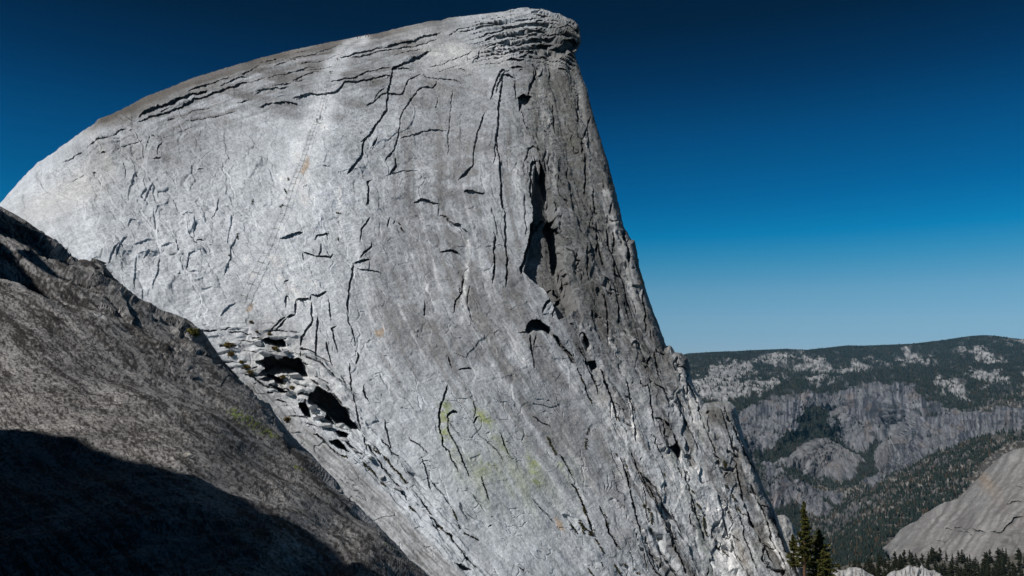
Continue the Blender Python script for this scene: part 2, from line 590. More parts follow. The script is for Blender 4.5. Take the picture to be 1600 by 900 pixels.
for p in ([(1340, 520), (1340, 450), (1350, 370)], [(1360, 650), (1355, 580), (1380, 540), (1395, 480)], [(1375, 800), (1370, 700), (1365, 640)],
          [(1245, 560), (1240, 480), (1235, 430)], [(1300, 760), (1295, 690)], [(1410, 860), (1405, 760)]):
    crk(A2, p, 2.2, 2.6, .6, 14)
# dark ledge on the left shoulder
crk(A1, [(490, 605), (530, 590), (580, 580), (630, 595), (670, 605)], 4.0, 3.5, .5, 14)
crk(A1, [(690, 590), (720, 572), (780, 550), (840, 535), (900, 510), (960, 490), (1040, 465)], 5.0, 4, .9, 18)
crk(A1, [(690, 605), (760, 585), (850, 565), (950, 515), (1050, 480), (1150, 450), (1250, 420)], 2.0, 2.2, .8)
crk(A1, [(940, 470), (1030, 440), (1150, 395)], 2.5, 2.5, .9)
crk(A1, [(1100, 445), (1200, 400), (1240, 390)], 2.2, 2.2, .6)
crk(A1, [(1210, 385), (1290, 350), (1360, 325)], 2.2, 2.2, .7)
crk(A1, [(1370, 345), (1450, 315), (1530, 292)], 2.2, 2.2, .7)
crk(A1, [(1390, 310), (1480, 280), (1600, 245)], 1.5, 1.6, .5)
crk(A1, [(1185, 520), (1245, 510)], 1.8)
crk(A1, [(1290, 540), (1380, 525), (1460, 520), (1510, 535)], 1.9)
crk(A1, [(1460, 430), (1540, 395), (1600, 375)], 1.9)
crk(A1, [(1330, 405), (1420, 390), (1500, 370), (1580, 345)], 1.6, 1.6, .4)
crk(A1, [(1480, 510), (1540, 490), (1600, 480)], 2.0)
crk(A1, [(1270, 480), (1320, 465), (1400, 465), (1450, 450)], 2.2, 2, .6)
crk(A1, [(120, 890), (170, 850), (240, 805)], 2.6, 2.4, .8)
crk(A1, [(300, 820), (420, 760)], 1.3, 1.2, .3)
crk(A1, [(350, 700), (450, 650)], 2.0, 2, .5)
crk(A1, [(220, 790), (300, 735), (345, 705)], 1.5, 1.4, .4)
# broken plates on the left
crk(A1, [(510, 895), (480, 885), (462, 855)], 2.0, 1.6, -.8)
crk(A3, [(530, 150), (500, 95), (460, 50)], 3.0, 2, -.9)
crk(A3, [(630, 105), (630, 60), (615, 0)], 1.6, 1.2, .5)
crk(A1, [(620, 780), (660, 815), (700, 830)], 2.6, 1.8, -.9)
crk(A1, [(730, 740), (740, 690), (755, 665)], 1.5, 1.2, .5)
crk(A1, [(755, 665), (800, 680), (815, 705)], 2.0, 1.6, -.7)
crk(A1, [(780, 790), (790, 740), (815, 705)], 1.6, 1.2, .6)
crk(A1, [(500, 770), (525, 760), (545, 785)], 3.0, 2.2, .8)
crk(A1, [(545, 690), (600, 690), (605, 760)], 1.3, 1, .4)
crk(A1, [(765, 800), (815, 795)], 2.5, 2, .6)
crk(A1, [(640, 660), (660, 650)], 2.5, 2, .4)
crk(A1, [(830, 605), (880, 592)], 1.6); crk(A1, [(1110, 640), (1135, 630)], 1.6)
crk(A1, [(980, 860), (1020, 855)], 1.8)
for p, w in (([(640, 200), (655, 130), (690, 60)], 1.6), ([(790, 380), (775, 320), (765, 265)], 2.1), ([(670, 440), (710, 430), (740, 412), (770, 420)], 3.0),
             ([(720, 495), (740, 470), (790, 478), (800, 475)], 2.6), ([(800, 450), (840, 440), (880, 435)], 2.6), ([(800, 295), (850, 290)], 2.0),
             ([(970, 400), (970, 340), (975, 280)], 1.6), ([(905, 283), (950, 285), (975, 278)], 2.3), ([(1030, 435), (1065, 435)], 2.4),
             ([(1060, 470), (1080, 400)], 1.6), ([(670, 640), (678, 560), (680, 480)], 1.7), ([(880, 575), (912, 575)], 3.0), ([(940, 565), (1000, 580)], 2.4),
             ([(905, 650), (920, 600)], 1.5), ([(1120, 590), (1145, 510), (1160, 440), (1190, 385)], 2.1), ([(1100, 785), (1140, 740), (1180, 710)], 2.5),
             ([(1195, 710), (1205, 640)], 1.8), ([(1045, 610), (1130, 580)], 1.1), ([(835, 355), (870, 352)], 2.0), ([(640, 225), (660, 245)], 2.2),
             ([(620, 130), (660, 125)], 1.6), ([(980, 55), (1020, 50)], 2.0), ([(1400, 405), (1440, 395), (1480, 385), (1515, 365)], 1.9),
             ([(1440, 395), (1520, 402)], 1.4), ([(1410, 630), (1445, 605)], 2.2), ([(1520, 165), (1545, 130)], 1.6), ([(580, 500), (600, 440), (640, 400)], 1.4),
             ([(545, 530), (570, 470), (600, 440)], 1.2), ([(640, 350), (660, 320), (690, 310)], 1.3), ([(720, 230), (740, 170), (770, 120)], 1.3),
             ([(930, 560), (945, 490), (990, 480)], 1.3), ([(1060, 300), (1085, 260), (1095, 200)], 1.2), ([(760, 640), (790, 560), (800, 480)], 1.2)):
    if len(p) > 2 or w > 2.3: crk(A3, p, w * .55, .55, 1.2, 14)
crk(A3, [(870, 190), (885, 240), (905, 280)], 2.0, 1.6, -.6)
crk(A3, [(970, 400), (1000, 410), (1030, 415)], 1.6, 1.4, .5)
# stepped flakes above the notch
for p, w in (([(75, 690), (110, 655), (150, 620)], 3.0), ([(100, 690), (130, 660), (155, 625)], 2.6), ([(155, 622), (200, 612)], 3.0),
             ([(200, 615), (200, 540)], 3.4), ([(200, 540), (240, 535), (272, 540)], 3.0), ([(275, 547), (275, 518)], 3.6),
             ([(275, 520), (320, 518), (355, 495)], 3.4), ([(225, 770), (230, 720), (260, 680), (285, 650), (282, 590), (278, 545)], 2.6),
             ([(300, 855), (300, 790), (305, 720), (308, 620)], 2.7), ([(385, 865), (365, 800), (350, 740)], 2.2),
             ([(410, 790), (395, 720), (380, 680), (405, 660)], 2.3), ([(380, 640), (370, 590), (360, 530)], 1.6), ([(225, 820), (228, 785)], 2.0),
             ([(460, 600), (462, 540), (470, 460), (490, 370), (490, 345)], 3.2), ([(490, 345), (530, 340), (580, 325)], 2.6),
             ([(520, 330), (545, 300), (580, 275), (580, 240)], 1.4), ([(500, 760), (480, 680), (450, 590)], 1.6), ([(500, 855), (515, 820), (510, 785)], 3.2),
             ([(545, 75), (560, 40), (565, 0)], 3.0), ([(470, 895), (475, 850)], 2.0), ([(120, 245), (160, 238), (200, 220), (235, 205)], 1.9),
             ([(290, 250), (300, 220), (350, 210), (360, 240)], 1.6), ([(235, 300), (300, 325), (340, 320), (375, 330), (385, 300)], 1.6),
             ([(135, 470), (165, 440)], 2.0), ([(660, 180), (665, 120)], 1.6), ([(690, 160), (690, 135)], 2.0), ([(148, 580), (148, 525), (165, 522)], 2.0),
             ([(315, 320), (330, 280), (325, 250)], 1.2), ([(240, 350), (235, 300)], 1.8), ([(520, 250), (530, 180), (575, 130)], 1.3),
             ([(845, 620), (845, 530)], 1.0), ([(990, 600), (1000, 540), (1030, 500), (1035, 420)], 1.3), ([(920, 300), (980, 295), (1030, 320)], 1.1)):
    crk(A4, p, w, 1.6 + .5 * w, .6)
crk(A4, [(500, 370), (560, 385), (630, 400)], 1.8, 1.2, .8, 14)
crk(A4, [(800, 45), (840, 45), (910, 65)], 2.0, 2, .6)
crk(A4, [(915, 110), (950, 140), (985, 175), (1030, 190), (1060, 215)], 2.0, 2, .6)
crk(A4, [(915, 115), (912, 65)], 1.6, 1.5, .4)
crk(A4, [(1040, 5), (1090, 15), (1135, 25)], 2.0, 2, .5)
crk(A4, [(1100, 660), (1060, 560), (1070, 460)], 1.1, 1.2, -.3)
# long vertical fissures, right of the middle
crk(A4, [(1180, 460), (1190, 400), (1190, 300), (1190, 210)], 2.0, 2.4, .5)
crk(A5, [(290, 640), (295, 540), (290, 400), (285, 280), (265, 230), (265, 100), (265, 0)], 2.4, 3, .7)
crk(A5, [(230, 600), (230, 470), (235, 400), (225, 360)], 2.2, 2.6, .6)
crk(A5, [(250, 400), (240, 330), (215, 240)], 1.3, 1.3, .3)
crk(A5, [(390, 400), (385, 300), (380, 180)], 1.3, 1.4, .3)
crk(A5, [(75, 165), (120, 170), (170, 185), (190, 175)], 2.0); crk(A5, [(5, 320), (50, 335), (90, 370), (105, 380)], 1.9)
crk(A5, [(60, 105), (100, 70), (115, 40)], 2.2)
crk(A5, [(430, 310), (440, 270), (425, 200), (420, 120), (410, 60), (420, 30), (450, 15)], 2.8, 3.5, 1.0)
crk(A5, [(360, 580), (385, 490), (405, 420), (410, 370)], 3.2, 4, 1.0)
crk(A5, [(445, 310), (470, 275), (495, 262), (520, 275)], 3.0, 3.5, .9)
crk(A5, [(600, 650), (580, 560), (560, 480)], 2.6, 3, 0)
crk(A5, [(515, 700), (515, 610), (540, 600)], 3.2, 3.5, .6)
crk(A5, [(470, 770), (480, 740), (520, 700), (550, 685)], 5.0, 5, .6)
crk(A5, [(545, 690), (575, 670), (592, 650)], 6.0, 6, .6)
crk(A5, [(520, 790), (535, 730), (550, 700)], 3.0, 3.5, .5)
crk(A5, [(545, 600), (565, 640), (590, 655)], 3.4, 4, .6)
crk(A5, [(345, 865), (400, 870)], 2.0); crk(A5, [(520, 880), (490, 840)], 3.0, 3, .5); crk(A5, [(600, 825), (625, 830)], 3.0, 2.5, .5)
crk(A4, [(1390, 895), (1380, 830), (1370, 760), (1365, 720)], 2.4, 3, .8)
crk(A4, [(1600, 880), (1560, 830), (1520, 770), (1480, 720)], 3.4, 4, -.8)
crk(A4, [(1385, 790), (1395, 720)], 2.0)
crk(A4, [(985, 880), (960, 820)], 2.0); crk(A4, [(1010, 885), (1050, 880), (1085, 885)], 1.6)
for p, w in (([(840, 610), (835, 500), (835, 400), (830, 350)], 2.2), ([(880, 400), (880, 350)], 3.8), ([(915, 520), (905, 450), (885, 380), (880, 330)], 4.2),
             ([(755, 455), (755, 400)], 3.6), ([(690, 170), (688, 90)], 2.0), ([(745, 280), (730, 190)], 1.7), ([(790, 160), (775, 110)], 1.8),
             ([(700, 600), (690, 480), (695, 420)], 1.3), ([(800, 880), (790, 760), (780, 680)], 1.6), ([(895, 800), (880, 700)], 1.5),
             ([(995, 860), (985, 760), (970, 640)], 1.6), ([(720, 520), (715, 440)], 1.2), ([(850, 820), (845, 720), (835, 610)], 1.6)):
    crk(A5, p, w, 1.4 + .7 * w, .6, 14)
for p, w in (([(520, 340), (505, 240), (490, 120)], 2.4), ([(570, 490), (545, 400), (475, 330)], 3.0), ([(440, 240), (437, 190), (465, 150)], 1.6),
             ([(250, 560), (215, 440), (160, 300), (140, 240)], 3.0), ([(780, 550), (770, 450), (690, 300)], 2.4), ([(715, 520), (700, 420), (690, 300), (720, 200)], 1.8),
             ([(620, 720), (600, 640), (540, 560)], 2.2), ([(770, 740), (700, 600), (640, 480)], 1.3), ([(880, 760), (830, 660), (790, 560)], 2.0),
             ([(905, 800), (850, 745)], 2.2), ([(1000, 800), (950, 640), (900, 470)], 2.0), ([(1120, 880), (1060, 780), (960, 540), (930, 450)], 2.2),
             ([(130, 390), (60, 200), (10, 90)], 2.6), ([(100, 470), (40, 330), (0, 230)], 2.0), ([(370, 690), (340, 500), (300, 300)], 1.6),
             ([(830, 460), (770, 390)], 3.0), ([(480, 600), (450, 450), (430, 330)], 1.3), ([(1030, 600), (990, 470)], 1.8)):
    crk(AB, p, w, 1.4 + .7 * w, .7, 14)
for p, w in (([(540, 390), (500, 310), (400, 120), (370, 20)], 2.4), ([(620, 600), (520, 420), (430, 200)], 2.2), ([(280, 660), (220, 560), (185, 440)], 2.6),
             ([(1280, 800), (1200, 600), (1110, 370), (1050, 110)], 2.6), ([(1360, 800), (1250, 470), (1180, 330)], 2.2), ([(860, 620), (780, 420), (700, 130)], 1.6),
             ([(730, 840), (600, 560), (490, 330)], 2.2), ([(1080, 820), (1000, 560), (960, 430)], 1.6), ([(440, 590), (380, 400), (330, 180), (290, 60)], 2.2),
             ([(1440, 830), (1330, 560), (1260, 330)], 1.8), ([(1180, 830), (1090, 560), (1040, 370)], 1.6), ([(710, 570), (640, 420)], 1.8),
             ([(190, 800), (160, 740)], 2), ([(1260, 400), (1200, 380)], 3)):
    crk(A9, p, w, 1.4 + .7 * w, .7, 14)
# lower face
for p, w in (([(690, 390), (650, 300), (615, 240), (600, 150), (595, 70), (620, 10), (640, -60)], 2.5), ([(745, 410), (720, 340), (690, 260), (650, 190), (638, 140), (640, 90), (670, 75), (695, 85)], 2.2),
             ([(770, 145), (775, 110), (800, 100)], 2.0), ([(770, 110), (775, 50), (770, 15)], 2.0), ([(945, 300), (920, 230), (900, 170)], 1.5),
             ([(850, 530), (820, 450), (800, 400)], 1.3), ([(1270, 400), (1240, 350), (1200, 290)], 2.0), ([(1150, 155), (1100, 125), (1060, 100)], 1.5),
             ([(440, 540), (390, 460), (340, 390), (290, 330), (240, 250)], 3.0), ([(550, 600), (500, 530), (450, 470)], 2.6),
             ([(770, 860), (700, 780), (650, 710), (580, 650), (530, 600)], 2.8), ([(600, 690), (560, 650)], 4.0), ([(755, 880), (720, 870), (670, 840)], 5.0),
             ([(840, 650), (860, 640)], 3.0), ([(400, 310), (340, 260), (300, 220)], 1.6), ([(360, 300), (340, 200), (320, 110)], 1.2), ([(560, 480), (530, 380), (505, 300)], 1.2),
             ([(1340, 580), (1300, 480), (1265, 430)], 2.4), ([(1370, 690), (1340, 600), (1320, 560)], 2.4), ([(660, 560), (600, 480), (560, 430)], 1.4),
             ([(1030, 880), (990, 850)], 2), ([(1500, 760), (1450, 680), (1400, 540)], 2.2)):
    crk(A8, p, w, 1.3 + .6 * w, .5, 22)
for p, w in (([(890, 115), (870, 90), (840, 100)], 1.5), ([(1120, 560), (1115, 440), (1110, 410)], 1.9), ([(1100, 525), (1065, 460)], 1.5), ([(1210, 610), (1180, 540), (1185, 510)], 1.8),
             ([(1270, 580), (1268, 550)], 1.6), ([(1200, 860), (1150, 700), (1130, 560)], 1.1), ([(500, 430), (470, 400)], 1.4), ([(620, 270), (560, 260), (500, 255)], 2.2),
             ([(640, 320), (580, 300), (540, 300)], 2.0), ([(650, 360), (570, 345)], 1.8), ([(720, 540), (640, 500), (600, 470)], 2.2), ([(800, 610), (740, 590)], 3), ([(520, 240), (460, 245)], 1.6),
             ([(850, 560), (790, 540), (700, 520)], 2.4), ([(1180, 890), (1060, 780), (930, 660), (860, 600)], 2.2), ([(1060, 890), (980, 800), (920, 760)], 2.2), ([(1500, 870), (1400, 780)], 1)):
    crk(A6, p, w, 1.3 + .6 * w, .6, 14)
# stacked slabs of the summit
for p, w in (([(80, 400), (160, 380), (240, 375), (330, 345), (440, 310), (480, 295)], 2.4), ([(0, 330), (70, 315), (140, 300), (240, 295)], 2.0), ([(110, 440), (200, 430), (300, 425), (420, 420), (540, 430)], 2.2),
             ([(130, 515), (250, 510), (330, 490), (420, 460), (440, 440)], 3.0), ([(150, 548), (230, 545), (300, 520), (390, 505)], 2.8), ([(200, 590), (280, 570), (350, 548)], 2.4),
             ([(290, 515), (380, 490), (440, 450)], 2.2), ([(400, 500), (480, 490), (560, 470), (640, 460), (760, 455)], 2.6), ([(360, 580), (420, 575), (480, 570), (590, 570)], 2.0),
             ([(490, 640), (560, 610), (620, 590), (665, 570)], 2.6), ([(340, 660), (420, 655), (480, 660), (540, 665), (565, 640)], 3.0), ([(380, 740), (450, 735), (560, 740)], 3.2),
             ([(440, 300), (560, 300), (700, 295), (800, 300), (960, 320)], 2.0), ([(480, 370), (560, 360), (640, 375), (780, 380)], 2.4), ([(620, 390), (700, 385), (780, 390)], 3.0),
             ([(540, 400), (640, 405), (700, 400), (860, 415), (960, 410)], 2.0), ([(560, 445), (700, 445), (860, 440), (950, 430)], 2.6), ([(380, 250), (500, 250), (620, 240), (740, 250)], 1.6),
             ([(590, 185), (680, 185), (760, 205), (850, 210)], 3.2), ([(680, 150), (760, 145), (850, 160)], 2.6), ([(250, 230), (350, 225), (420, 200), (540, 190)], 1.5), ([(20, 215), (90, 210), (140, 215)], 1.8),
             ([(780, 240), (860, 245), (940, 250)], 2.0), ([(900, 330), (1000, 345), (1090, 385)], 2.4), ([(900, 395), (1000, 405), (1090, 410)], 2.2), ([(500, 140), (560, 135), (620, 140)], 1.4),
             ([(850, 170), (920, 190), (990, 220)], 1.6), ([(980, 240), (1060, 270), (1110, 300)], 2.0), ([(660, 810), (690, 760), (680, 700)], 4.0), ([(690, 830), (740, 800), (750, 740)], 1.5),
             ([(825, 870), (835, 790), (815, 700)], 2.6), ([(630, 880), (650, 820), (640, 770)], 3.0), ([(480, 780), (500, 750), (560, 755)], 2), ([(0, 670), (40, 640), (60, 560)], 2.2), ([(270, 860), (290, 810), (350, 770)], 3.0),
             ([(300, 860), (380, 855), (450, 865)], 2.4), ([(1050, 640), (1090, 610)], 3.0), ([(900, 745), (960, 750), (1030, 775)], 1.6), ([(700, 600), (780, 650), (830, 660)], 2.2)):
    crk(AS, p, w * .62, 1.6 + .5 * w, 1.5, 6)

PIT = [
    (Z(*A6, [(900, 600), (915, 560), (950, 530), (985, 540), (1020, 570), (1060, 610), (1110, 670), (1125, 710), (1180, 770), (1130, 760), (1090, 735), (1050, 720), (1000, 680), (960, 650)]), 14, 5),
    (Z(*A6, [(650, 310), (700, 300), (710, 290), (770, 288), (795, 325), (760, 335), (720, 328), (690, 322)]), 8, 3),
    (Z(*A6, [(640, 405), (700, 395), (760, 400), (800, 380), (850, 380), (870, 400), (885, 430), (905, 485), (880, 482), (850, 465), (800, 468), (770, 460), (735, 478), (700, 480), (655, 465), (690, 440)]), 12, 4),
    (Z(*A6, [(660, 490), (700, 484), (740, 482), (790, 500), (780, 525), (740, 510), (690, 500)]), 8, 3),
    (Z(*A6, [(855, 610), (885, 600), (905, 640), (925, 690), (890, 680), (870, 650)]), 10, 3),
    (Z(*A6, [(985, 700), (995, 682), (1010, 690), (1040, 720), (1000, 715)]), 8, 3),
    (Z(*A6, [(1040, 755), (1060, 745), (1100, 760), (1095, 785), (1070, 785)]), 8, 3),
    (Z(*A6, [(1010, 800), (1045, 795), (1080, 830), (1110, 870), (1060, 850)]), 9, 3),
    (Z(*A6, [(700, 530), (760, 540), (820, 555), (780, 556), (720, 545)]), 5, 2.5),
    (Z(*A2, [(1160, 215), (1200, 222), (1215, 235), (1260, 240), (1300, 222), (1330, 205), (1345, 180), (1310, 185), (1280, 195), (1240, 205), (1200, 205)]), 9, 3),
    (Z(*AS, [(620, 530), (700, 495), (760, 480), (850, 470), (870, 490), (790, 540), (730, 600), (680, 605), (665, 560)]), 8, 2.5),
    (Z(*AS, [(810, 610), (900, 540), (960, 490), (1000, 450), (1080, 440), (1120, 470), (1090, 520), (1010, 560), (930, 610), (850, 625)]), 9, 2.5),
    (Z(*AS, [(975, 290), (1020, 270), (1080, 310), (1140, 340), (1140, 390), (1080, 375), (1010, 340)]), 7, 2.5),
    (Z(*A2, [(1090, 410), (1110, 400), (1145, 408), (1142, 440), (1120, 450), (1100, 462)]), 8, 2.5),
    (Z(*A5, [(390, 860), (398, 830), (420, 805), (460, 810), (500, 840), (510, 890), (470, 868), (430, 862), (400, 875)]), 12, 3.5),
    (Z(*A5, [(520, 250), (535, 290), (550, 340), (565, 400), (560, 430), (575, 490), (572, 520), (548, 520), (538, 430), (515, 350), (490, 310), (505, 280)]), 14, 3.0),
    (Z(*A5, [(455, 15), (480, 50), (500, 100), (518, 160), (516, 195), (500, 160), (485, 110)]), 9, 2.5),
    (Z(*A5, [(365, 565), (385, 480), (408, 410), (415, 330), (440, 290), (442, 310), (425, 370), (400, 450), (385, 500)]), 11, 3),
    (Z(*AB, [(45, 20), (75, 60), (80, 110), (60, 120), (40, 70)]), 8, 2.5),
    (Z(*AB, [(70, 190), (115, 180), (130, 230), (100, 255)]), 8, 2.5),
    (Z(*AB, [(575, 720), (605, 715), (630, 690), (650, 740), (648, 810), (620, 780)]), 10, 3),
    # shallow recess of the arch: the missing sheet of rock
    (Z(*A5, [(440, 30), (480, 70), (510, 150), (540, 300), (560, 480), (600, 640), (640, 740), (560, 800), (510, 690), (480, 640), (380, 560), (430, 330), (425, 150)]), 3.4, 5),
    (Z(*A4, [(495, 350), (580, 330), (640, 400), (620, 480), (600, 600), (470, 600), (470, 460)]), 1.0, 10),
]

DOME_OUT = [(-40, 352), (-15, 338), (0, 318), (14, 302), (30, 284), (48, 266), (60, 254), (80, 240), (100, 226), (125, 208), (148, 193), (152, 187), (170, 180),
            (200, 166), (225, 152), (262, 138), (300, 122), (340, 110), (378, 99), (415, 89), (455, 79), (500, 69), (530, 63), (560, 57.5), (590, 52),
            (620, 45), (650, 38), (672, 33), (690, 32), (700, 28), (738, 24), (752, 22), (772, 20), (795, 17), (812, 14), (830, 13.5), (846, 15), (862, 20), (880, 25), (893, 31), (903, 38),
            (906, 46), (908, 66), (906, 71), (902, 79), (898, 84), (902, 96), (905, 104), (911, 124), (918, 140), (924, 168), (932, 195), (940, 222), (949, 248),
            (954, 268), (961, 295), (968, 325), (974, 354), (980, 362), (986, 374), (992, 376), (995, 392), (999, 418), (1005, 436), (1010, 455), (1018, 480), (1028, 506), (1036, 528), (1041, 542),
            (1047, 540), (1054, 550), (1064, 552), (1074, 560), (1080, 590), (1088, 612), (1094, 620), (1101, 630), (1112, 629), (1124, 627), (1140, 628), (1149, 636), (1156, 662),
            (1164, 690), (1174, 716), (1184, 738), (1196, 770), (1208, 794), (1220, 824), (1232, 856), (1244, 884), (1256, 905), (1290, 985), (1290, 1010), (-40, 1010)]

DOME_D = Spline2([(-40, 340, 182), (60, 255, 212), (150, 190, 250), (300, 122, 312), (440, 90, 355), (565, 60, 392), (800, 14, 455), (905, 60, 425), (820, 110, 356), (700, 150, 318), (150, 380, 163), (380, 480, 158), (300, 300, 200), (490, 200, 256), (450, 340, 198),
                  (700, 300, 236), (850, 300, 248), (945, 300, 264), (600, 450, 180), (600, 600, 152), (800, 560, 170), (920, 560, 183), (1030, 560, 199), (800, 720, 147), (1000, 720, 161), (1130, 720, 175), (1200, 860, 163),
                  (1060, 880, 146), (880, 880, 132), (720, 880, 124), (500, 620, 145), (620, 760, 135), (300, 600, 142), (840, 1000, 116), (1290, 1000, 150), (0, 600, 142), (0, 1000, 112), (400, 900, 116)], 0.5)

CREST_X = [p[0] for p in DOME_OUT[1:47]]
CREST_Y = [p[1] for p in DOME_OUT[1:47]]


def blob(px, py, cx, cy, rx, ry, ang=0.0):
    c, s = math.cos(ang), math.sin(ang)
    x, y = px - cx, py - cy
    return np.exp(-(((x * c + y * s) / rx) ** 2 + ((-x * s + y * c) / ry) ** 2))


def flow(px, py):
    yl = [0, 300, 480, 600, 700, 800, 900, 1010]
    xl = np.interp(py, yl, [500, 470, 440, 470, 545, 635, 735, 840])
    xr = np.interp(py, [0, 60, 100, 300, 545, 620, 900, 1010], [890, 900, 905, 962, 1040, 1090, 1250, 1295])
    return (px - xl) / (xr - xl), xr - xl


def right_weight(px, py):
    xc = np.interp(py, [0, 100, 250, 400, 600, 750, 900, 1000], [900, 800, 815, 850, 930, 960, 985, 1010])
    return sstep(-45, 60, px - xc)


def dome_roll(px, py):
    right = sstep(880, 930, px)
    return 26 - 12 * right, 34 - 22 * right


CABLE = [(376, 476), (388, 450), (400, 429), (419, 393), (434, 356), (447, 324), (462, 284), (475, 253), (482, 231), (489, 206), (497, 186), (507, 150), (517, 118), (528, 95), (546, 74), (565, 62)]


def dome_relief(px, py, P, sd):
    x, y, z = P[..., 0], P[..., 1], P[..., 2]
    q, wq = flow(px, py)
    wr = right_weight(px, py)
    size = np.clip((P @ FWD) / 200.0, 0.35, 1.6)
    left = blob(px, py, 250, 340, 190, 150)
    dcab = seg_nearest(px, py, CABLE, False)[0]
    smooth = np.exp(-(dcab / 38.0) ** 2)
    smooth = np.maximum(smooth, blob(px, py, 70, 330, 110, 40, -0.5))
    smooth = np.maximum(smooth, 0.8 * blob(px, py, 480, 500, 70, 80))
    calm = 1 - 0.8 * smooth
    edge_l = np.interp(py, [470, 500, 560, 640, 720, 800, 900], [330, 430, 505, 560, 625, 680, 755])
    rub = np.clip(sstep(20, -12, px - edge_l - 6 * perlin(px / 20, py / 20, None, 99)) * sstep(500, 530, py), 0, 1)
    ap_l = np.interp(py, [560, 640, 680, 730, 790, 880, 960], [360, 452, 498, 553, 616, 700, 780])
    rub = rub * np.maximum(sstep(-14, 8, px - ap_l), sstep(600, 570, py))
    crease = rub * sstep(610, 670, py); rub = rub * sstep(690, 620, py)
    big = 1.2 * fbm(x / 46, y / 46, z / 46, 3, 31) + calm * 0.40 * fbm(x / 11, y / 11, z / 11, 3, 37)
    fine = fbm(x / 2.6, y / 2.6, z / 2.6, 4, 41, 0.62)
    F = (0.10 + 0.11 * wr + 0.05 * left) * (1 - 0.6 * smooth) * fine
    # spalled plates: level offsets between neighbouring sheets, long axis down the flow lines
    G = np.zeros(px.shape)
    upper = sstep(230, 120, py)
    for sc, amp, sdn in ((70, 0.75, 51), (30, 0.42, 52), (13, 0.18, 53)):
        wx = px + 0.40 * sc * fbm(px / sc, py / sc, None, 3, 61 + sdn)
        wy = py + 0.40 * sc * fbm(px / sc, py / sc, None, 3, 71 + sdn)
        for steep in (False, True):
            if steep and sc < 20:
                continue
            ww = wr if steep else 1 - wr
            lean = 0.40 if steep else np.interp(py, [300, 500, 900], [0.0, 0.22, 0.55])
            kx, ky = (0.50, 3.0) if steep else (1.0, 1.15)
            f1, f2, idn, dx, dy = voronoi((wx - lean * wy) / (sc * kx), wy / (sc * ky), sdn + (7 if steep else 0))
            a = ww * amp * ((1.0 if sc > 50 else 0.7) if steep else (0.50 + 0.75 * left)) * calm * (1 - 0.7 * upper) * (1 - 0.45 * sstep(560, 700, py) * (1 - wr))
            gap = (f2 - f1) * sc * kx
            F += a * ((idn - 0.5) + (dx * np.cos(idn * 50) + dy * np.sin(idn * 50)) * 0.6) * (.4 + .6 * sstep(0, 1, gap / 4.0))
            if sc > 20:
                br = sstep(0.08, 0.26, fbm(px / 34, py / 60, None, 3, 77 + sdn))
                G = np.maximum(G, ww * 1.6 * np.clip(1.7 - gap / 1.9, 0, 1) * br * (idn > 0.40) * (1.1 if steep else 0.22) * calm * (1 - upper))
    # flutes and open slits of the steep right side
    X = q + 0.012 * fbm(px / 34, py / 80, None, 3, 81)
    r1 = fbm(X * 9, py / 460.0, None, 2, 83) * 5.0; r2 = perlin(X * 40, py / 220.0, None, 84)
    st = (np.floor(r1) + sstep(0.15, 0.85, r1 - np.floor(r1))) / 5.0
    F += wr * (1.5 * st + 0.05 * r2 * sstep(250, 420, py))
    slit = np.abs(perlin(X * 17, py / 420.0, None, 86))
    on = sstep(0.24, 0.42, fbm(X * 9, py / 110.0, None, 3, 87))
    G = np.maximum(G, wr * on * 3.0 * np.clip(1.6 - slit / 0.034, 0, 1))
    low = sstep(560, 760, py) * (1 - wr) * sstep(0.0, 0.1, q)
    F += low * 0.07 * r2
    slit2 = np.abs(perlin(X * 18, py / 260.0, None, 88))
    G = np.maximum(G, low * sstep(0.26, 0.45, fbm(X * 12, py / 70.0, None, 3, 89)) * 1.6 * np.clip(1.5 - slit2 / 0.034, 0, 1))
    cr = np.interp(px, CREST_X, CREST_Y)
    dc = py - cr
    # stacked slabs under the summit
    sw = np.exp(-((px - 835) / 100.0) ** 4) * sstep(92, 62, dc) * sstep(0, 5, dc) * sstep(700, 760, px) * np.maximum(sstep(908, 888, px), sstep(104, 88, py))
    t = (dc + (px - 780) * 0.04 + 2.2 * fbm(px / 60, py / 30, None, 3, 91)) / 6.0
    n0 = np.floor(t); fr = t - n0
    amp = np.clip(0.5 + 1.1 * fbm(px / 42 + n0 * 3.1, n0 * 1.7, None, 2, 92), 0, 1)
    off = 1.6 * fbm(px / 60 + n0 * 5.3, n0 * 2.9, None, 2, 93)
    F += sw * (1.3 * fr * sstep(1.0, 0.82, fr) * amp + 0.5 * off)
    G = np.maximum(G, sw * 4.0 * amp * np.clip(1.5 - fr / 0.16, 0, 1) * (amp > 0.3))
    # thin sheets that run along the crest
    tw = sstep(110, 25, dc) * sstep(900, 700, px) * sstep(60, 150, px) * (1 - 0.6 * smooth)
    t2 = (dc + 5 * fbm(px / 90, py / 40, None, 3, 95) + 0.02 * px) / np.interp(px, [100, 500, 700, 900], [11, 17, 13, 9])
    n2 = np.floor(t2); fr2 = t2 - n2
    a2 = np.clip(0.30 + 1.3 * fbm(px / 75 + n2 * 4.7, n2 * 2.3, None, 2, 96), 0, 1)
    F += tw * 0.55 * fr2 ** 2 * sstep(1.0, .88, fr2) * a2
    G = np.maximum(G, tw * 2.2 * sstep(.35, .6, a2) * np.clip(1.5 - fr2 * 14 / 1.7, 0, 1))
    # broken ledges of the notch at the foot
    tn = (py - 0.55 * (px - 450) * sstep(440, 560, px) + 4 * fbm(px / 40, py / 26, None, 2, 97)) / 12.0
    nn = np.floor(tn); fn = tn - nn
    a3 = np.clip(0.35 + 1.2 * fbm(px / 30 + nn * 3.7, nn * 1.9, None, 2, 98), 0, 1)
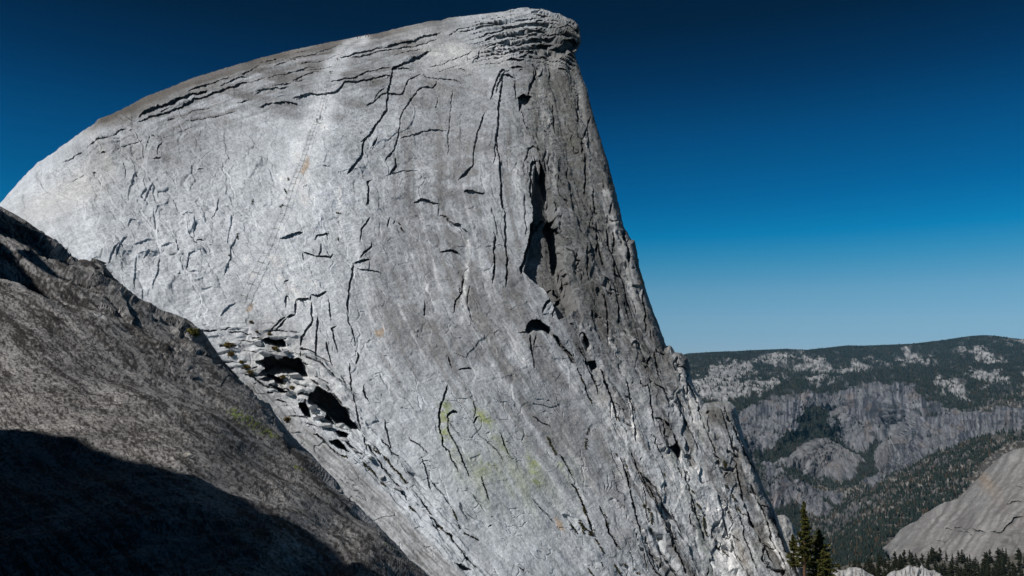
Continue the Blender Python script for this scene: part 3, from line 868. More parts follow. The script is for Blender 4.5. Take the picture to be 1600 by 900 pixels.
    F += rub * (1.3 * fn * sstep(1.0, .85, fn) * a3 + 0.8 * fbm(px / 40, py / 18, None, 2, 100))
    G = np.maximum(G, rub * 3.0 * sstep(.4, .6, a3) * np.clip(1.5 - fn / 0.22, 0, 1))
    # below it long slabs lie parallel to the gully
    tg = (py - 1.0 * px + 5 * fbm((px + py) / 60, (px - py) / 16, None, 3, 102)) / 13.0
    ng = np.floor(tg); fg = tg - ng
    a4 = np.clip(0.35 + 1.2 * fbm((px + py) / 90 + ng * 3.7, ng * 1.9, None, 2, 103), 0, 1)
    F += crease * (1.1 * (1 - fg) * a4 + 0.7 * fbm((px + py) / 50, (px - py) / 16, None, 3, 104))
    G = np.maximum(G, crease * 1.6 * sstep(.45, .65, a4) * np.clip(1.5 - fg / 0.16, 0, 1))
    rubpit = [(p_, d_ * 2.4, 2.0) if 380 < p_[0][0] < 640 and p_[0][1] > 500 else (p_, d_, s_) for p_, d_, s_ in PIT[:-2]]
    G = carve_poly(G, px, py, rubpit)
    for poly, dep, soft in PIT[-2:-1]:
        F -= dep * np.clip(poly_sd(px + 2 * fine, py + 2 * fine, poly) / soft + 0.5, 0, 1)
    F, G = carve_lines(F, G, px, py, CR, 1.0)
    edge = np.maximum(sstep(0, 14, sd), sstep(0, 3, sd) * sstep(690, 740, px) * sstep(100, 85, py))
    return (big + F * size) * (0.15 + 0.85 * edge) + fine * .12 * size, G * size * sstep(0, 5, sd)


def mixc(c, col, w):
    return c * (1 - w[..., None]) + np.array(col) * w[..., None]


AX = (860, 520, 2.646)
PALE_C, DARK_C = (0.64, 0.645, 0.64), (0.105, 0.100, 0.092)
STREAKS = [(Z(*AX, p), w, c, k) for p, w, c, k in (
    ([(240, 30), (290, 130), (320, 280), (350, 440)], 4, PALE_C, .9), ([(150, 60), (190, 200), (250, 330), (330, 480)], 8, PALE_C, .7), ([(180, 240), (260, 400), (330, 520), (420, 640), (470, 740), (530, 900)], 7, PALE_C, .9),
    ([(460, 620), (500, 740), (560, 880)], 3, PALE_C, .7), ([(570, 190), (600, 280), (615, 365)], 9, PALE_C, .95), ([(540, 540), (590, 660), (650, 760), (720, 900)], 20, PALE_C, .95), ([(620, 560), (680, 720), (741, 880)], 8, PALE_C, .8),
    ([(490, 60), (540, 180), (570, 330), (600, 480)], 6, PALE_C, .7), ([(280, 560), (330, 680)], 4, PALE_C, .7), ([(120, 520), (190, 660), (240, 760)], 3, PALE_C, .6),
    ([(0, 0), (60, 90), (120, 150)], 5, DARK_C, .8), ([(110, 60), (190, 220), (220, 280)], 9, DARK_C, .75), ([(340, 500), (400, 620), (450, 740), (520, 900)], 9, DARK_C, .85), ([(400, 120), (450, 300), (490, 450)], 11, DARK_C, .6),
    ([(560, 380), (590, 540)], 6, DARK_C, .8), ([(660, 330), (700, 480), (741, 600)], 12, DARK_C, .7), ([(190, 420), (260, 560), (300, 700)], 10, DARK_C, .55), ([(560, 640), (620, 800), (660, 900)], 7, (.17, .19, .185), .8), ([(20, 230), (100, 420), (200, 640), (300, 860)], 22, (.19, .18, .178), .5))]
STREAKS += [(Z(*A9, p), w, c, k) for p, w, c, k in (
    ([(1060, 60), (1130, 260), (1230, 520), (1340, 830)], 11, DARK_C, .8), ([(1130, 60), (1230, 300), (1330, 560), (1450, 840)], 9, DARK_C, .75), ([(1090, 100), (1180, 330), (1260, 540), (1350, 800)], 3, PALE_C, .8), ([(1250, 460), (1330, 660), (1380, 800)], 3, PALE_C, .8),
    ([(760, 300), (860, 480), (960, 640), (1060, 820)], 16, PALE_C, .9), ([(900, 260), (960, 400), (1000, 560)], 8, PALE_C, .6), ([(640, 60), (740, 300), (830, 560), (900, 840)], 6, (.20, .22, .215), .8), ([(850, 60), (920, 240), (960, 330)], 8, DARK_C, .6), ([(1040, 560), (1130, 840)], 5, (.33, .29, .24), .6))]
STREAKS += [([(905, 120), (912, 180), (925, 300)], 5, PALE_C, .5), ([(948, 300), (960, 345), (985, 440), (1000, 500)], 6, PALE_C, .7), ([(880, 100), (890, 180), (905, 300)], 14, (.15, .15, .13), .6), ([(858, 180), (864, 240), (868, 300)], 3, PALE_C, .6), ([(845, 110), (850, 200), (856, 260)], 4, PALE_C, .5),
            ([(732, 380), (728, 440), (722, 500)], 3, PALE_C, .8), ([(531, 300), (530, 420), (532, 470)], 3, PALE_C, .8), ([(700, 120), (690, 230)], 30, (.22, .22, .22), .4)]
GREEN = [Z(*A8, [(600, 40), (640, 20), (660, 60), (640, 150), (660, 240), (700, 330), (640, 280), (610, 220)]),
         Z(*A8, [(770, 60), (830, 80), (880, 150), (915, 230), (930, 300), (880, 270), (850, 180), (790, 110)]),
         Z(*A8, [(760, 300), (850, 280), (890, 340), (860, 420), (790, 400)]), Z(*A8, [(1050, 280), (1090, 300), (1110, 420), (1080, 450), (1050, 380)]),
         Z(*A8, [(1200, 330), (1250, 370), (1290, 450), (1240, 420)])]
OCHRE = [Z(*A4, [(590, 690), (640, 670), (635, 710), (600, 720)]), Z(*A3, [(1230, 750), (1250, 715), (1270, 715), (1260, 750)]), Z(*A8, [(1170, 590), (1210, 620), (1225, 680), (1190, 650)]),
         Z(*A1, [(1500, 870), (1540, 790), (1550, 830), (1520, 890)]), Z(*A5, [(945, 575), (970, 570), (975, 620), (955, 640)])]


def dome_colour(px, py, P, sd, F):
    x, y, z = P[..., 0], P[..., 1], P[..., 2]
    q, _ = flow(px, py)
    wr = right_weight(px, py)
    C = np.empty(px.shape + (3,)); C[:] = (0.440, 0.470, 0.500)
    n1 = fbm(x / 30, y / 30, z / 30, 4, 131); n2 = fbm(x / 7, y / 7, z / 7, 4, 133); n3 = fbm(x / 1.6, y / 1.6, z / 1.6, 3, 135, 0.7)
    wq = fbm((px - 0.42 * py) / 34, py / 120, None, 4, 137)
    # weathering stain of the upper face
    up = sstep(300, 90, py) * sstep(80, 200, px) * (1 - 0.6 * sstep(620, 760, px))
    stain = np.clip(0.15 + 0.9 * fbm((px + 1.7 * py) / 150, (py - 0.3 * px) / 26, None, 5, 139) + 0.4 * n2, 0, 1)
    C = mixc(C, (0.125, 0.117, 0.112), np.clip(up * (stain * 1.4 + .05), 0, .85))
    for b, k in ((blob(px, py, 275, 235, 70, 40, -0.4), .55), (blob(px, py, 640, 120, 120, 45, -0.2), .30), (blob(px, py, 590, 80, 100, 20, -0.2), .40), (blob(px, py, 320, 310, 110, 90), .22),
                 (blob(px, py, 690, 330, 100, 120), .60), (blob(px, py, 640, 510, 80, 48, 0.9), .75), (blob(px, py, 775, 470, 90, 130), .62), (blob(px, py, 880, 700, 60, 120, -0.45), .30), (blob(px, py, 215, 165, 90, 18, -0.42), .75),
                 (blob(px, py, 740, 220, 80, 100), .48), (blob(px, py, 860, 640, 70, 90, -.3), .45), (blob(px, py, 590, 420, 40, 80), .40)):
        C = mixc(C, (0.150, 0.148, 0.150), np.clip(b * k * 1.1 * (0.85 + 0.8 * n2 + 0.6 * n1 + .9 * wq), 0, .8))
    # old grey lichen on the steep right side with pale streaks
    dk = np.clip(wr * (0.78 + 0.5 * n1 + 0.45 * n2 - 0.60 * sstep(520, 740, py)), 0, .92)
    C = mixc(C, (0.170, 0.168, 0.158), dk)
    X = q + 0.012 * fbm(px / 26, py / 50, None, 3, 141)
    ps = sstep(0.12, 0.55, fbm(X * 48, py / 150.0, None, 3, 143) + 0.25 * n2) * wr * sstep(150, 420, py)
    C = mixc(C, (0.46, 0.475, 0.485), np.clip(ps * (0.35 + 0.6 * sstep(420, 700, py)), 0, .9))
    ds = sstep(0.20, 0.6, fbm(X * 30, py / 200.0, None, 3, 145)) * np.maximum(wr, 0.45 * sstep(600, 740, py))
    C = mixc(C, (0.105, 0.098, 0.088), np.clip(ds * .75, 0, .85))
    C = mixc(C, (0.50, 0.50, 0.49), .85 * blob(px, py, 1098, 780, 26, 130, -0.36) * np.clip(.8 + n2, 0, 1))
    C = mixc(C, (0.50, 0.50, 0.48), .85 * blob(px, py, 1088, 640, 10, 55, -0.32))
    C = mixc(C, (0.16, 0.15, 0.13), .8 * blob(px, py, 1150, 720, 20, 110, -0.3) * np.clip(.9 + n2, 0, 1))
    vst = fbm((px - np.interp(py, [300, 500, 900], [0.0, 0.2, 0.55]) * py) / 7, py / 60, None, 4, 151, .6)
    C = C * (1 + 0.13 * vst * (1 - .4 * wr))[..., None]
    hs = fbm(x / 2.6, y / 2.6, z / 4.5, 4, 153, .68)
    C = mixc(C, (0.19, 0.19, 0.195), np.clip(1.0 * hs - .20 + .35 * n1, 0, .6) * (0.22 + .78 * sstep(470, 600, px)) * sstep(640, 560, py - .35 * px + 260))
    # long water streaks down the middle of the face
    lean2 = np.interp(py, [300, 500, 900], [0.0, 0.12, 0.40])
    wst = fbm((px - lean2 * py) / 17, py / 330, None, 4, 157, .6) + .35 * n2
    C = mixc(C, (0.165, 0.160, 0.155), np.clip(sstep(.10, .50, wst) * .62, 0, .8) * sstep(520, 640, px + .12 * (py - 300)) * sstep(110, 230, py) * (1 - .6 * sstep(640, 800, py)))
    C = mixc(C, (0.62, 0.63, 0.64), np.clip(sstep(.18, .55, -wst) * .5, 0, .7) * sstep(430, 560, px) * sstep(200, 330, py))
    # thin veins and fresh scars
    v = np.abs(fbm(x / 9, y / 9, z / 9, 3, 147)); C = mixc(C, (0.50, 0.51, 0.52), np.clip(.45 * sstep(.05, 0, v) * (0.4 + wr), 0, .6))
    # brown cap along the crest on the left
    cr = np.interp(px, CREST_X, CREST_Y); dcr = py - cr
    lay = fbm((px + 1.2 * py) / 90, (dcr) / 5.0, None, 4, 155, .6)
    cap = sstep(np.interp(px, [140, 200, 330, 480, 700], [14, 34, 34, 30, 16]), 4, dcr + 5 * n2) * sstep(120, 175, px) * sstep(760, 560, px)
    C = mixc(C, (0.105, 0.092, 0.078), np.clip(1.1 * cap * (.95 + .5 * lay), 0, .95))
    wide = sstep(135, 40, dcr) * sstep(170, 300, px) * sstep(760, 640, px)
    C = mixc(C, (0.150, 0.146, 0.143), np.clip(wide * (.38 + .9 * lay + .3 * n1), 0, .8))
    summit = blob(px, py, 830, 50, 100, 40)
    C = mixc(C, (0.21, 0.21, 0.20), np.clip(summit * (.5 + .8 * n2), 0, .7))
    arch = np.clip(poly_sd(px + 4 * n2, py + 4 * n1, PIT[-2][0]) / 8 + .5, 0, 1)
    C = mixc(C, (0.135, 0.133, 0.128), arch * np.clip(.75 + .5 * n2, 0, .9))  # shade inside the arch recess, painted in as a darker tone
    for pts, w_, c_, k_ in STREAKS:
        m_ = (px > min(q[0] for q in pts) - 40) & (px < max(q[0] for q in pts) + 40)
        dl = np.full(px.shape, 99.0); dl[m_] = seg_nearest(px[m_] + 3.0 * n2[m_] + 2 * n3[m_], py[m_], pts, False)[0]
        C = mixc(C, c_, np.clip(k_ * np.exp(-(dl / w_) ** 2) * (.85 + .8 * n2 + .5 * vst), 0, .95))
    # clean rock: shoulder, polished route, stepped flakes and apron
    d = seg_nearest(px, py, CABLE, False)[0]
    wid = np.interp(py, [60, 200, 330, 480], [13, 25, 38, 50])
    C = mixc(C, (0.67, 0.70, 0.73), .95 * (.55 + .45 * sstep(110, 300, py)) * np.exp(-(d / wid) ** 4) * np.clip(1.0 + .3 * n2, 0, 1))
    C = mixc(C, (0.30, 0.305, 0.31), .5 * np.exp(-(seg_nearest(px + 4, py, CABLE[2:10], False)[0] / 2.2) ** 2))
    C = mixc(C, (0.58, 0.60, 0.62), .6 * blob(px, py, 270, 420, 140, 110) * np.clip(.9 + .8 * n1, 0, 1))
    C = mixc(C, (0.47, 0.465, 0.455), .75 * blob(px, py, 95, 310, 100, 36, -0.55))
    C = mixc(C, (0.63, 0.66, 0.69), .9 * blob(px, py, 450, 440, 110, 130))
    C = mixc(C, (0.47, 0.505, 0.54), .8 * blob(px, py, 690, 790, 200, 120, .6))
    C = mixc(C, (0.50, 0.50, 0.49), .8 * blob(px, py, 700, 82, 60, 26, .2) * sstep(0.2, -.3, n1 - .3))
    C = mixc(C, (0.52, 0.51, 0.49), .7 * blob(px, py, 450, 580, 110, 70, .75))
    C = mixc(C, (0.55, 0.55, 0.54), .8 * blob(px, py, 870, 98, 24, 12) + .6 * blob(px, py, 780, 95, 22, 14))
    apr = sstep(8, -10, px - np.interp(py, [560, 640, 680, 730, 790, 880, 960], [360, 452, 498, 553, 616, 700, 780])) * sstep(560, 620, py)
    ast = fbm((px + py) / 60, (px - py) / 6.0, None, 4, 161, .6)
    C = mixc(C, (0.40, 0.405, 0.41), apr * .8)
    C = mixc(C, (0.12, 0.115, 0.11), np.clip(apr * (.9 * ast + .22 + .5 * sstep(640, 560, py)), 0, .75))
    for g in GREEN:
        C = mixc(C, (0.27, 0.31, 0.13), .85 * sstep(-.25, .3, hs + .4 * n3) * np.clip(poly_sd(px + 5 * n2, py + 5 * n1, g) / 12 + .6, 0, 1) * np.clip(.7 + 1.2 * n2, 0.1, 1))
    gs = np.clip(blob(px, py, 790, 740, 90, 60, .5) * (0.25 + .9 * wq), 0, .5)
    C = mixc(C, (0.26, 0.29, 0.16), gs)
    for g in OCHRE:
        C = mixc(C, (0.42, 0.27, 0.13), .6 * np.clip(poly_sd(px + 2 * n2, py + 2 * n3, g) / 3 + .5, 0, 1))
    C = mixc(C, (0.40, 0.33, 0.25), np.clip(.3 * blob(px, py, 170, 240, 40, 60, .3) * (.5 + wq), 0, .5))
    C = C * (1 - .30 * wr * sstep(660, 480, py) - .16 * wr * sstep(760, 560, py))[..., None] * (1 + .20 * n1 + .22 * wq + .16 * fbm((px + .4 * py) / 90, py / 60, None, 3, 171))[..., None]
    return np.clip(C * (1 + (.16 + .12 * wr) * n3 + .13 * n2)[..., None], 0.03, .7)


M_DOME = rock_material("dome_granite", grain=2.2, grain_amt=0.30, bump=0.35)
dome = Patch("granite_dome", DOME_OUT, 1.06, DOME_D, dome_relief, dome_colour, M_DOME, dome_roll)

# ------------------------------------------------------------------ near slope of the lookout shoulder
SLOPE_OUT = [(-160, 215), (-80, 275), (0, 322), (30, 338), (62, 356), (80, 366), (97, 377), (100, 384), (122, 396), (140, 408), (143, 400), (150, 402), (165, 414), (180, 430), (200, 446), (222, 462), (246, 474),
             (262, 484), (290, 498), (312, 516), (326, 532), (336, 546), (352, 566), (376, 590), (398, 606), (420, 632), (432, 650), (445, 663), (470, 694), (488, 708), (500, 724), (520, 746), (540, 764), (560, 782), (575, 800), (592, 816), (610, 838), (628, 855), (650, 880), (690, 920), (760, 1010), (790, 1200), (-160, 1200)]


slope_depth = Spline2([(-160, 215, 95), (0, 322, 75), (62, 356, 72), (150, 405, 68), (246, 474, 62), (326, 532, 58), (398, 606, 52), (462, 676, 44), (556, 770, 31), (630, 855, 23), (690, 920, 18), (790, 1010, 12),
                       (0, 450, 47), (150, 520, 42), (300, 620, 36), (420, 720, 29), (540, 810, 21.5), (600, 870, 16.5), (650, 930, 13), (0, 560, 33), (150, 620, 29), (300, 690, 22), (420, 780, 17.5), (540, 870, 13.5),
                       (0, 665, 23), (150, 700, 19.5), (300, 750, 15.5), (430, 812, 13), (560, 882, 11), (0, 780, 15), (150, 800, 13), (300, 850, 11), (450, 920, 9.5), (0, 900, 10.5), (150, 920, 9), (300, 960, 7.5),
                       (-160, 900, 11), (-160, 600, 29), (0, 1000, 7.5), (300, 1050, 5.8), (600, 1000, 8), (600, 1200, 4.6), (0, 1200, 4.4), (-160, 1200, 4.4), (830, 1200, 6)])


SL = []


def slk(reg, pts, w, dep, step, fade):
    SL.append((rough_line(Z(*reg, pts), 6.0, 1.2, 200 + len(SL)), w, dep, step, fade))


AF = (0, 310, 3.9125)
DROPS = [
    (Z(*AF, [(-120, 440), (0, 482), (60, 500), (150, 520), (240, 575), (330, 625), (425, 650)]), 0.8, 14),
    (Z(*AF, [(235, 360), (300, 412), (350, 445), (420, 505), (480, 534)]), 1.5, 10),
    (Z(*AF, [(-120, 200), (0, 262), (90, 255), (190, 330), (250, 345), (360, 366), (440, 410)]), 0.8, 12),
    (Z(*AF, [(430, 400), (500, 440), (580, 490), (640, 540)]), 1.2, 7),
    (Z(*AF, [(640, 560), (700, 590), (760, 612), (880, 682), (965, 720)]), 1.8, 8),
    (Z(*AF, [(250, 215), (330, 265), (420, 320), (540, 390), (640, 460), (760, 545), (880, 620), (1000, 690), (1100, 760)]), 1.4, 8),
    (Z(*A6, [(0, 270), (60, 300), (160, 362), (260, 410), (340, 455)]), 0.5, 6),
    (Z(*A6, [(440, 400), (520, 470), (600, 520), (680, 590), (760, 670), (820, 720)]), 1.6, 8),
    (Z(0, 560, 5, [(-60, 40), (60, 90), (180, 140)]), 0.35, 5), (Z(0, 560, 5, [(680, 285), (800, 310), (900, 350), (1060, 400), (1240, 460), (1440, 520)]), 0.22, 4),
    (Z(380, 620, 5, [(700, 600), (760, 640), (860, 680)]), 0.6, 5), (Z(380, 620, 5, [(780, 720), (820, 760), (870, 790)]), 0.7, 5),
    (Z(380, 620, 5, [(100, 50), (220, 170), (300, 290), (330, 330)]), 0.5, 6),
]


def slope_relief(px, py, P, sd):
    x, y, z = P[..., 0], P[..., 1], P[..., 2]
    d = P @ FWD
    F = 0.5 * fbm(x / 14, y / 14, z / 14, 3, 231)
    # runnels and low ridges that fall along the slope
    a = (px * 0.83 + py * 0.56); b = (-px * 0.56 + py * 0.83)
    crest = sstep(150, 0, sd - 20)
    r = fbm(a / 120, b / 17, None, 4, 233)
    F += (0.03 + 0.16 * crest) * r * np.clip(d / 40, .25, 1.3)
    F += 0.07 * fbm(x / 2.2, y / 2.2, z / 2.2, 3, 235) + 0.025 * fbm(x / .5, y / .5, z / .5, 3, 237, .65)
    tb = b / 16 + 1.4 * fbm(a / 90, b / 30, None, 3, 239)
    fb = tb - np.floor(tb)
    ib = _hash(np.floor(tb), np.floor(a / 85 + np.floor(tb) * .37), np.zeros_like(px), 12) / 4294967295.0
    upper = sstep(60, -40, (py - 322) - 0.62 * px - 60) * sstep(420, 250, px)
    F += upper * 0.45 * (ib - .5) * np.clip(fb * 6, 0, 1)
    F = carve_drops(F, px, py, DROPS, 5)
    return F * (.4 + .6 * sstep(0, 6, sd))


LICHEN = [Z(*A6, [(510, 640), (540, 620), (620, 660), (690, 720), (750, 780), (720, 785), (640, 740), (560, 680)]), Z(*A8, [(310, 730), (350, 750), (380, 790), (340, 770)]),
          Z(0, 620, 3.2, [(1450, 340), (1500, 350), (1530, 380), (1490, 370)]), Z(*AF, [(100, 240), (150, 260), (190, 300), (150, 285)])]
PALE = [Z(*AF, [(50, 505), (130, 510), (190, 540), (150, 550), (90, 525)]), Z(*AF, [(600, 500), (680, 540), (690, 585), (640, 560)]), Z(*AF, [(350, 320), (410, 345), (440, 385), (400, 370)]),
        Z(*AF, [(570, 715), (640, 725), (650, 750), (590, 740)])]


def slope_colour(px, py, P, sd, F):
    x, y, z = P[..., 0], P[..., 1], P[..., 2]
    C = np.empty(px.shape + (3,)); C[:] = (0.262, 0.257, 0.254)
    a = (px * 0.83 + py * 0.56); b = (-px * 0.56 + py * 0.83)
    n1 = fbm(x / 9, y / 9, z / 9, 4, 241); n2 = fbm(x / 1.5, y / 1.5, z / 1.5, 4, 243, .6)
    st = fbm(a / 130, b / 16, None, 5, 245, .6)
    C = mixc(C, (0.055, 0.049, 0.045), np.clip(.18 + 1.3 * st + .5 * n1, 0, .85))
    C = mixc(C, (0.32, 0.31, 0.30), np.clip(.9 * fbm(a / 70, b / 9, None, 4, 247) - .1, 0, .55))
    low = blob(px, py, 90, 660, 220, 55, .28)
    C = mixc(C, (0.30, 0.28, 0.262), np.clip(low * (.55 + .6 * n2), 0, .8))
    # clean pale apron down the right margin
    ap = .8 * sstep(12, 0, sd - 6 * n2) * sstep(590, 640, py)
    C = mixc(C, (0.46, 0.475, 0.49), np.clip(1.15 * ap * (.75 + .5 * st), 0, .95))
    md = sstep(50, 5, sd) * sstep(360, 440, py) * sstep(700, 600, py)
    C = mixc(C, (0.22, 0.225, 0.23), np.clip(md * (.6 + .5 * st), 0, .9))
    sp = fbm(a / 5.5, b / 3.6, None, 4, 251, .75) + .55 * fbm(a / 26, b / 8, None, 3, 253, .6) + .35 * (st - .1)
    clean = np.clip(ap * 1.2, 0, 1) + .35 * md
    C = mixc(C, (0.030, 0.028, 0.027), np.clip(sstep(-.05, .28, sp) * (1 - .8 * np.clip(clean, 0, 1)), 0, 1) * .85)
    C = mixc(C, (0.40, 0.39, 0.38), .55 * sstep(.18, .5, -sp) * (1 - np.clip(clean, 0, 1)))
    for g in LICHEN:
        C = mixc(C, (0.20, 0.26, 0.06), .75 * np.clip(poly_sd(px + 8 * n2, py + 8 * n1, g) / 5 + .5, 0, 1) * sstep(.0, .25, fbm(px / 5, py / 5, None, 3, 249, .7)))
    for g in PALE:
        C = mixc(C, (0.50, 0.50, 0.49), np.clip(poly_sd(px + 3 * n2, py + 3 * n1, g) / 3 + .5, 0, 1))
    return np.clip(C * .76 * (1 + .35 * n2)[..., None], .02, .6)


M_SLOPE = rock_material("slope_granite", grain=5.0, grain_amt=0.35, speck=0.35, speck_scale=9.0, bump=0.3)
slope = Patch("rock_slope", SLOPE_OUT, 1.15, slope_depth, slope_relief, slope_colour, M_SLOPE,
              lambda px, py: (20 + 0 * px, 24 - 20 * sstep(420, 560, px)), ((2, 6), (20, 30)))

# unseen shoulder behind the lookout, crest shaped to throw the curved shadow
SHADOW = [(-420, 610), (-260, 636), (-120, 655), (0, 665), (28, 666), (60, 670), (85, 678), (110, 684), (135, 692), (152, 699), (185, 709), (230, 722), (265, 734), (300, 748), (330, 757), (365, 774), (395, 790), (430, 812), (466, 832), (500, 851),
          (530, 868), (560, 882), (590, 897), (640, 930)]
sx = np.array([p[0] for p in SHADOW], float); sy = np.array([p[1] for p in SHADOW], float)
t = np.linspace(0, 1, 160); k = np.linspace(0, 1, len(sx))
sx, sy = np.interp(t, k, sx), np.interp(t, k, sy)
sP = slope.point(np.clip(sx, -150, 820), sy)
off = sx < -150
sP[off] = at(sx, sy, slope_depth(sx, sy))[off]
SH_L = 30.0
crestP = sP + SUN * SH_L
ext = np.array([crestP[-1], [2.0, -26.0, crestP[-1][2] + 1], [22.0, -52.0, crestP[-1][2]]])
te = np.linspace(0, 1, 40)[1:]
crestP = np.concatenate([crestP, np.stack([np.interp(te, [0, .5, 1], ext[:, i]) for i in range(3)], -1)])
t = np.linspace(0, 1, len(crestP))
out_h = np.array([SUN[0], SUN[1], 0]); out_h /= np.linalg.norm(out_h)
rows = []
for rr, (o, dz, am) in enumerate(((0.5, -60, .5), (0.5, -42, 1.2), (0.2, -26, 1.6), (0.2, -12, 1.3), (0.1, -4, .6), (0, -1.2, .25), (0, 0, 0), (4, .4, .3), (14, 1.5, .8), (30, 0, 1.5), (50, -12, 2), (70, -60, 0))):
    R_ = crestP + out_h * o
    R_[:, 2] += dz
    if dz < -1 and o < 1:
        R_ -= out_h * (-dz * 0.07)
    R_ += (am * fbm(R_[:, 0] / 6, R_[:, 1] / 6, R_[:, 2] / 6, 3, 251))[:, None] * np.array([-.7, -.3, -.4 if rr < 7 else .0])
    rows.append(R_)
V = np.concatenate(rows); nC = len(t); nR = len(rows)
caps = [[r * nC + c, (r + 1) * nC + c, (nR - 2 - r) * nC + c, (nR - 1 - r) * nC + c] for c in (0, nC - 1) for r in range(nR // 2 - 1)]
fi = np.array(caps + [[r * nC + c, r * nC + c + 1, (r + 1) * nC + c + 1, (r + 1) * nC + c] for r in range(nR - 1) for c in range(nC - 1)])
cc = np.empty((len(V), 3)); cc[:] = (.22, .205, .195)
sh = link("shadow_shoulder", make_mesh("shadow_shoulder", V, fi, None, cc, M_SLOPE)); sh["kind"] = 'structure'

# unseen slabs added past the left edge, cut to throw the shadow strips
def make_shadow_fin(name, poly):
    p = rough_line(poly, 6.0, 2.0, 300 + len(poly), True)
    Pg = at(p[:, 0], p[:, 1], slope_depth(p[:, 0], p[:, 1]))
    inn = p[:, 0] > -150
    Pg[inn] = slope.point(p[inn, 0], p[inn, 1])
    tl = np.interp(p[:, 0], [-260, 0, 140], [1.0, 24.0, 36.0])
    A_ = Pg + SUN * tl[:, None]
    n = len(p)
    back = np.array([-0.5, -0.38, -0.55]) * 2.2
    V_ = np.concatenate([A_, A_ + SUN * 2.5])
    me = bpy.data.meshes.new(name)
    fc = [list(range(n)), list(range(2 * n - 1, n - 1, -1))] + [[i, n + i, n + (i + 1) % n, (i + 1) % n] for i in range(n)]
    me.from_pydata([tuple(v) for v in V_], [], fc)
    ca = me.color_attributes.new("tint", 'FLOAT_COLOR', 'POINT')
    for d_ in ca.data: d_.color = (.2, .19, .18, 1)
    me.materials.append(M_SLOPE)
    o = link(name, me); o["kind"] = 'structure'
    return o


make_shadow_fin("shadow_fin", [(-260, 330), (-140, 300), (-60, 310), (0, 330), (30, 346), (60, 362), (96, 388), (118, 408), (140, 424), (132, 426), (108, 410), (90, 402), (62, 399), (76, 414), (90, 423), (107, 438), (121, 447), (104, 442), (84, 431), (64, 414), (48, 396), (28, 384), (14, 374), (0, 378), (-60, 370), (-260, 345)])
make_shadow_fin("shadow_fin", [(-260, 352), (-60, 380), (0, 386), (15, 394), (33, 412), (56, 434), (77, 453), (107, 475), (84, 471), (61, 458), (38, 444), (15, 439), (0, 434), (-60, 430), (-260, 390)])

# ------------------------------------------------------------------ far rim of the valley
FAR_OUT = [(860, 560), (1000, 560), (1060, 556), (1075, 552), (1092, 551), (1110, 550), (1130, 549), (1150, 548.5), (1175, 547), (1200, 546), (1230, 545), (1260, 546.5), (1285, 544), (1310, 541), (1325, 539.5), (1345, 540), (1375, 539), (1400, 538), (1425, 537),
           (1450, 534), (1475, 531), (1500, 527), (1520, 524.5), (1540, 523.5), (1560, 525), (1580, 528), (1600, 530), (1650, 528), (1700, 522), (1800, 520), (1800, 930), (860, 930)]
far_depth = Spline2([(1070, 552, 7800), (1200, 548, 8400), (1350, 540, 8800), (1530, 524, 8500), (1600, 530, 8000), (1800, 520, 8000), (900, 556, 7800), (1100, 590, 5600), (1250, 580, 6300), (1400, 585, 6300), (1550, 575, 6100), (1750, 580, 6000),
                     (1150, 635, 4500), (1250, 612, 4900), (1400, 598, 5050), (1480, 620, 4650), (1590, 630, 4350), (1180, 700, 4150), (1320, 690, 4620), (1400, 690, 4550), (1300, 740, 4050), (1240, 740, 3900), (1230, 800, 3350), (1290, 790, 3550),
                     (1340, 740, 3750), (1400, 740, 3100), (1500, 690, 3300), (1590, 680, 3000), (1450, 700, 3400), (1250, 880, 2300), (1330, 830, 2350), (1330, 890, 2000), (1450, 890, 2050), (1600, 900, 2100), (1800, 900, 2100), (1450, 800, 2350),
                     (1600, 760, 2500), (900, 700, 4200), (900, 900, 2300)])
AV = (1060, 510, 2.9611)
BARE = [Z(*AV, p) for p in (
    [(340, 160), (380, 140), (460, 130), (540, 140), (500, 160), (420, 175)], [(480, 180), (560, 160), (630, 135), (680, 160), (720, 190), (650, 195), (560, 190)],
    [(720, 190), (780, 170), (850, 170), (910, 185), (870, 205), (790, 205)], [(930, 150), (1000, 190), (930, 185)], [(1010, 150), (1060, 110), (1120, 130), (1190, 160), (1120, 175), (1040, 165)],
    [(1280, 110), (1350, 95), (1430, 110), (1520, 150), (1450, 175), (1380, 140)], [(1470, 60), (1640, 56), (1680, 90), (1530, 80)], [(1330, 230), (1400, 205), (1480, 225), (1560, 265), (1500, 275), (1400, 260), (1330, 245)],
    [(1180, 260), (1260, 250), (1350, 290), (1360, 320), (1290, 330), (1220, 300)], [(-60, 300), (70, 260), (130, 240), (170, 180), (240, 170), (330, 170), (360, 210), (300, 230), (250, 250), (330, 260), (400, 230), (460, 225), (470, 260), (430, 300), (350, 310), (260, 340), (140, 335), (80, 320)],
    [(600, 230), (650, 215), (690, 240), (640, 255)], [(460, 200), (530, 215), (500, 222)], [(690, 240), (740, 250), (720, 262)], [(1590, 210), (1700, 200), (1700, 235), (1600, 235)], [(860, 130), (905, 140), (890, 155)], [(500, 108), (560, 104), (600, 112), (540, 116)])]
CLIFF = [Z(*AV, p) for p in (
    [(200, 400), (270, 380), (400, 340), (550, 310), (700, 300), (800, 285), (860, 270), (1000, 265), (1080, 270), (1140, 320), (1200, 340), (1250, 380), (1400, 390), (1550, 365), (1700, 380), (1800, 470), (1600, 500), (1430, 540), (1250, 580), (1080, 650), (960, 700), (900, 740), (760, 695), (680, 690), (510, 670), (430, 720), (560, 730), (760, 780),
     (730, 870), (700, 900), (640, 895), (560, 850), (430, 830), (380, 640), (330, 570)],)]
